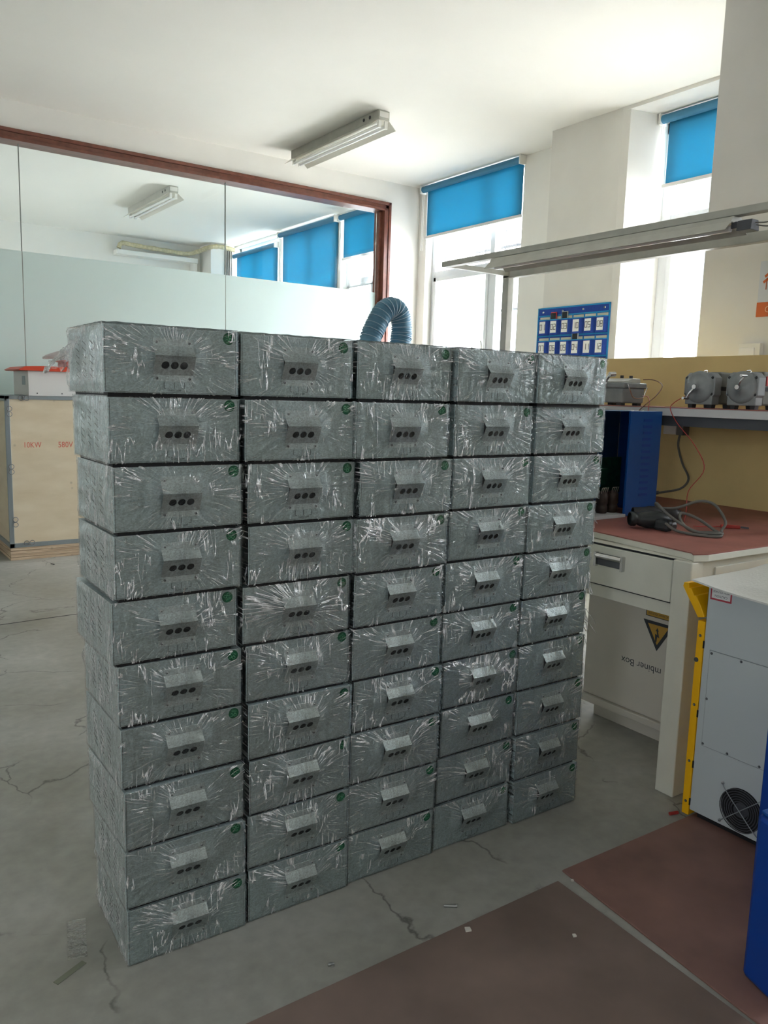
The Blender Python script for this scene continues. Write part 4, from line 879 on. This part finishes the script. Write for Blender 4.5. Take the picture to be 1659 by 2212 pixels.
def digit(m, ch, y, z, x, s, mi):
    w_, h = .016 * s, .030 * s; t = .0055 * s      # y decreases to the right in view
    seg = {'a': (-w_, w_, h - t, h), 'g': (-w_, w_, -t / 2, t / 2), 'd': (-w_, w_, -h, -h + t), 'f': (-w_, -w_ + t, 0, h), 'b': (w_ - t, w_, 0, h), 'e': (-w_, -w_ + t, -h, 0), 'c': (w_ - t, w_, -h, 0)}
    for c in SEG[ch]:
        a, b, c0_, d0_ = seg[c]; m.box(x - .0008, y - b, z + c0_, x, y - a, z + d0_, mi)
rows = [(OZ1 - .105, ['01', '02', '03', '10', '05', '08']), (OZ1 - .290, ['07', '06', '09', '04', '11', '12']), (OZ1 - .475, [])]
cw = (OY1 - OY0 - .03) / 6
PH = {}
for ri, (zt_, labs) in enumerate(rows):
    for k in range(6):
        y = col_y(k); hp = .135; bulge = .022
        m = MB()
        m.prism([(y - cw * .47, X5 - .006), (y - cw * .30, X5 - .006 - bulge), (y + cw * .38, X5 - .006 - bulge), (y + cw * .47, X5 - .006)][::1] if False else [(X5 - .0055, y - cw * .47), (X5 - .006 - bulge, y - cw * .28), (X5 - .006 - bulge, y + cw * .40), (X5 - .0055, y + cw * .47)], 'z', zt_ - hp, zt_)
        m.prism([(X5 - .005, y - cw * .475), (X5 - .0075 - bulge, y - cw * .28), (X5 - .0075 - bulge, y + cw * .40), (X5 - .005, y + cw * .475)], 'z', zt_ - .008, zt_ + .001, 1)
        m.box(X5 - .0068, y - cw * .44, zt_, X5 - .0052, y + cw * .44, zt_ + .024, 2)
        if labs:
            x = X5 - .006 - bulge
            yc = y + cw * .06; m.box(x - .0012, yc - .034, zt_ - .118, x, yc + .034, zt_ - .016, 3)
            digit(m, labs[k][0], yc + .0165, zt_ - .066, x - .0012, .84, 4); digit(m, labs[k][1], yc - .0165, zt_ - .066, x - .0012, .84, 4)
        p = m.build('pocket', ['pocket', 'trimc', 'beige', 'card', 'ink'], g)
        if labs: p['label'] = 'pocket with card ' + labs[k]
        m = MB(); m.box(X5 - .009, y - cw * .5 - .003, zt_ - hp, X5 - .005, y - cw * .5 + .003, zt_ + .03); m.build('divider', 'trimc', g)
    m = MB().box(X5 - .010, OY0, zt_ - .149, X5 - .005, OY1, zt_ - .137); m.build('row_binding', 'trimc', g)
for (k, ri, mt, lab) in ((1, 0, 'phonered', 'phone in a red case standing in pocket 02'), (2, 0, 'lampgrey', 'dark phone standing in pocket 03'), (3, 1, 'phonewhite', 'phone in a white case standing in pocket 04')):
    y = col_y(k) + .012; z = rows[ri][0]
    q = thing('phone', (X5 - .018, y, z - .10), lab + ' of the organiser', 'phone', 'phones in the organiser')
    MB().box(X5 - .024, y - .032, z - .09, X5 - .014, y + .036, z + .062).build('case', mt, q, bevel=.003)
    MB().box(X5 - .0250, y - .027, z - .085, X5 - .0238, y + .031, z + .055).build('screen', 'phone', q)
m = MB().box(XW - .003, 5.36, 1.78, XW - .001, 5.68, 1.985, 0)
for k in range(4): m.box(XW - .0035, 5.40 + .02 * (k % 2), 1.955 - k * .022, XW - .0025, 5.64 - .03 * (k % 3), 1.957 - k * .022, 1)
m.box(XW - .0035, 5.47, 1.967, XW - .0025, 5.59, 1.973, 1)
tag(m.build('notice_sheet', ['card', 'ink'], org=(XW, 5.52, 1.78)), 'white printed notice on the wall left of the blue organiser', 'notice')
# poster and wall socket on the near column (plane x = 4.3)
g = thing('poster', (4.3, 2.3, 1.886), 'white and orange wall poster at the right edge on the grey column', 'poster')
m = MB().box(4.296, 2.05, 1.964, 4.299, 2.550, 2.184, 0).box(4.2955, 2.05, 1.886, 4.299, 2.552, 1.964, 1)
m.build('sheet', ['poster', 'orange'], g)
m = MB()
yc, zc = 2.475, 2.075          # stylised strokes
for (a, b) in (((2.518, 2.10), (2.47, 2.135)), ((2.525, 2.07), (2.46, 2.115)), ((2.505, 2.09), (2.505, 2.03)), ((2.48, 2.085), (2.42, 2.085)), ((2.45, 2.13), (2.45, 2.03)), ((2.48, 2.035), (2.42, 2.035))):
    m.bar((4.2955, a[0], a[1]), (4.2955, b[0], b[1]), .0012, .014, up=(0, 0, 1))
m.v = [Vector(v) for v in m.v]
m.build('stroke_mark', 'orange', g)
m = MB().text('C', (4.2952, 2.487, 1.925), (0, -1, 0), (0, 0, 1), .05, 0, 1, .0003); m.build('lettering', 'orange_l', g)
g = thing('wall_socket', (4.28, 2.55, 1.64), 'cream double wall socket on the grey column just above the bench board', 'socket')
MB().box(4.262, 2.49, 1.64, 4.299, 2.615, 1.742).build('back_box', 'plastic_w', g, bevel=.004)
MB().box(4.256, 2.52, 1.63, 4.262, 2.612, 1.718).build('cover_plate', 'card', g, bevel=.003)
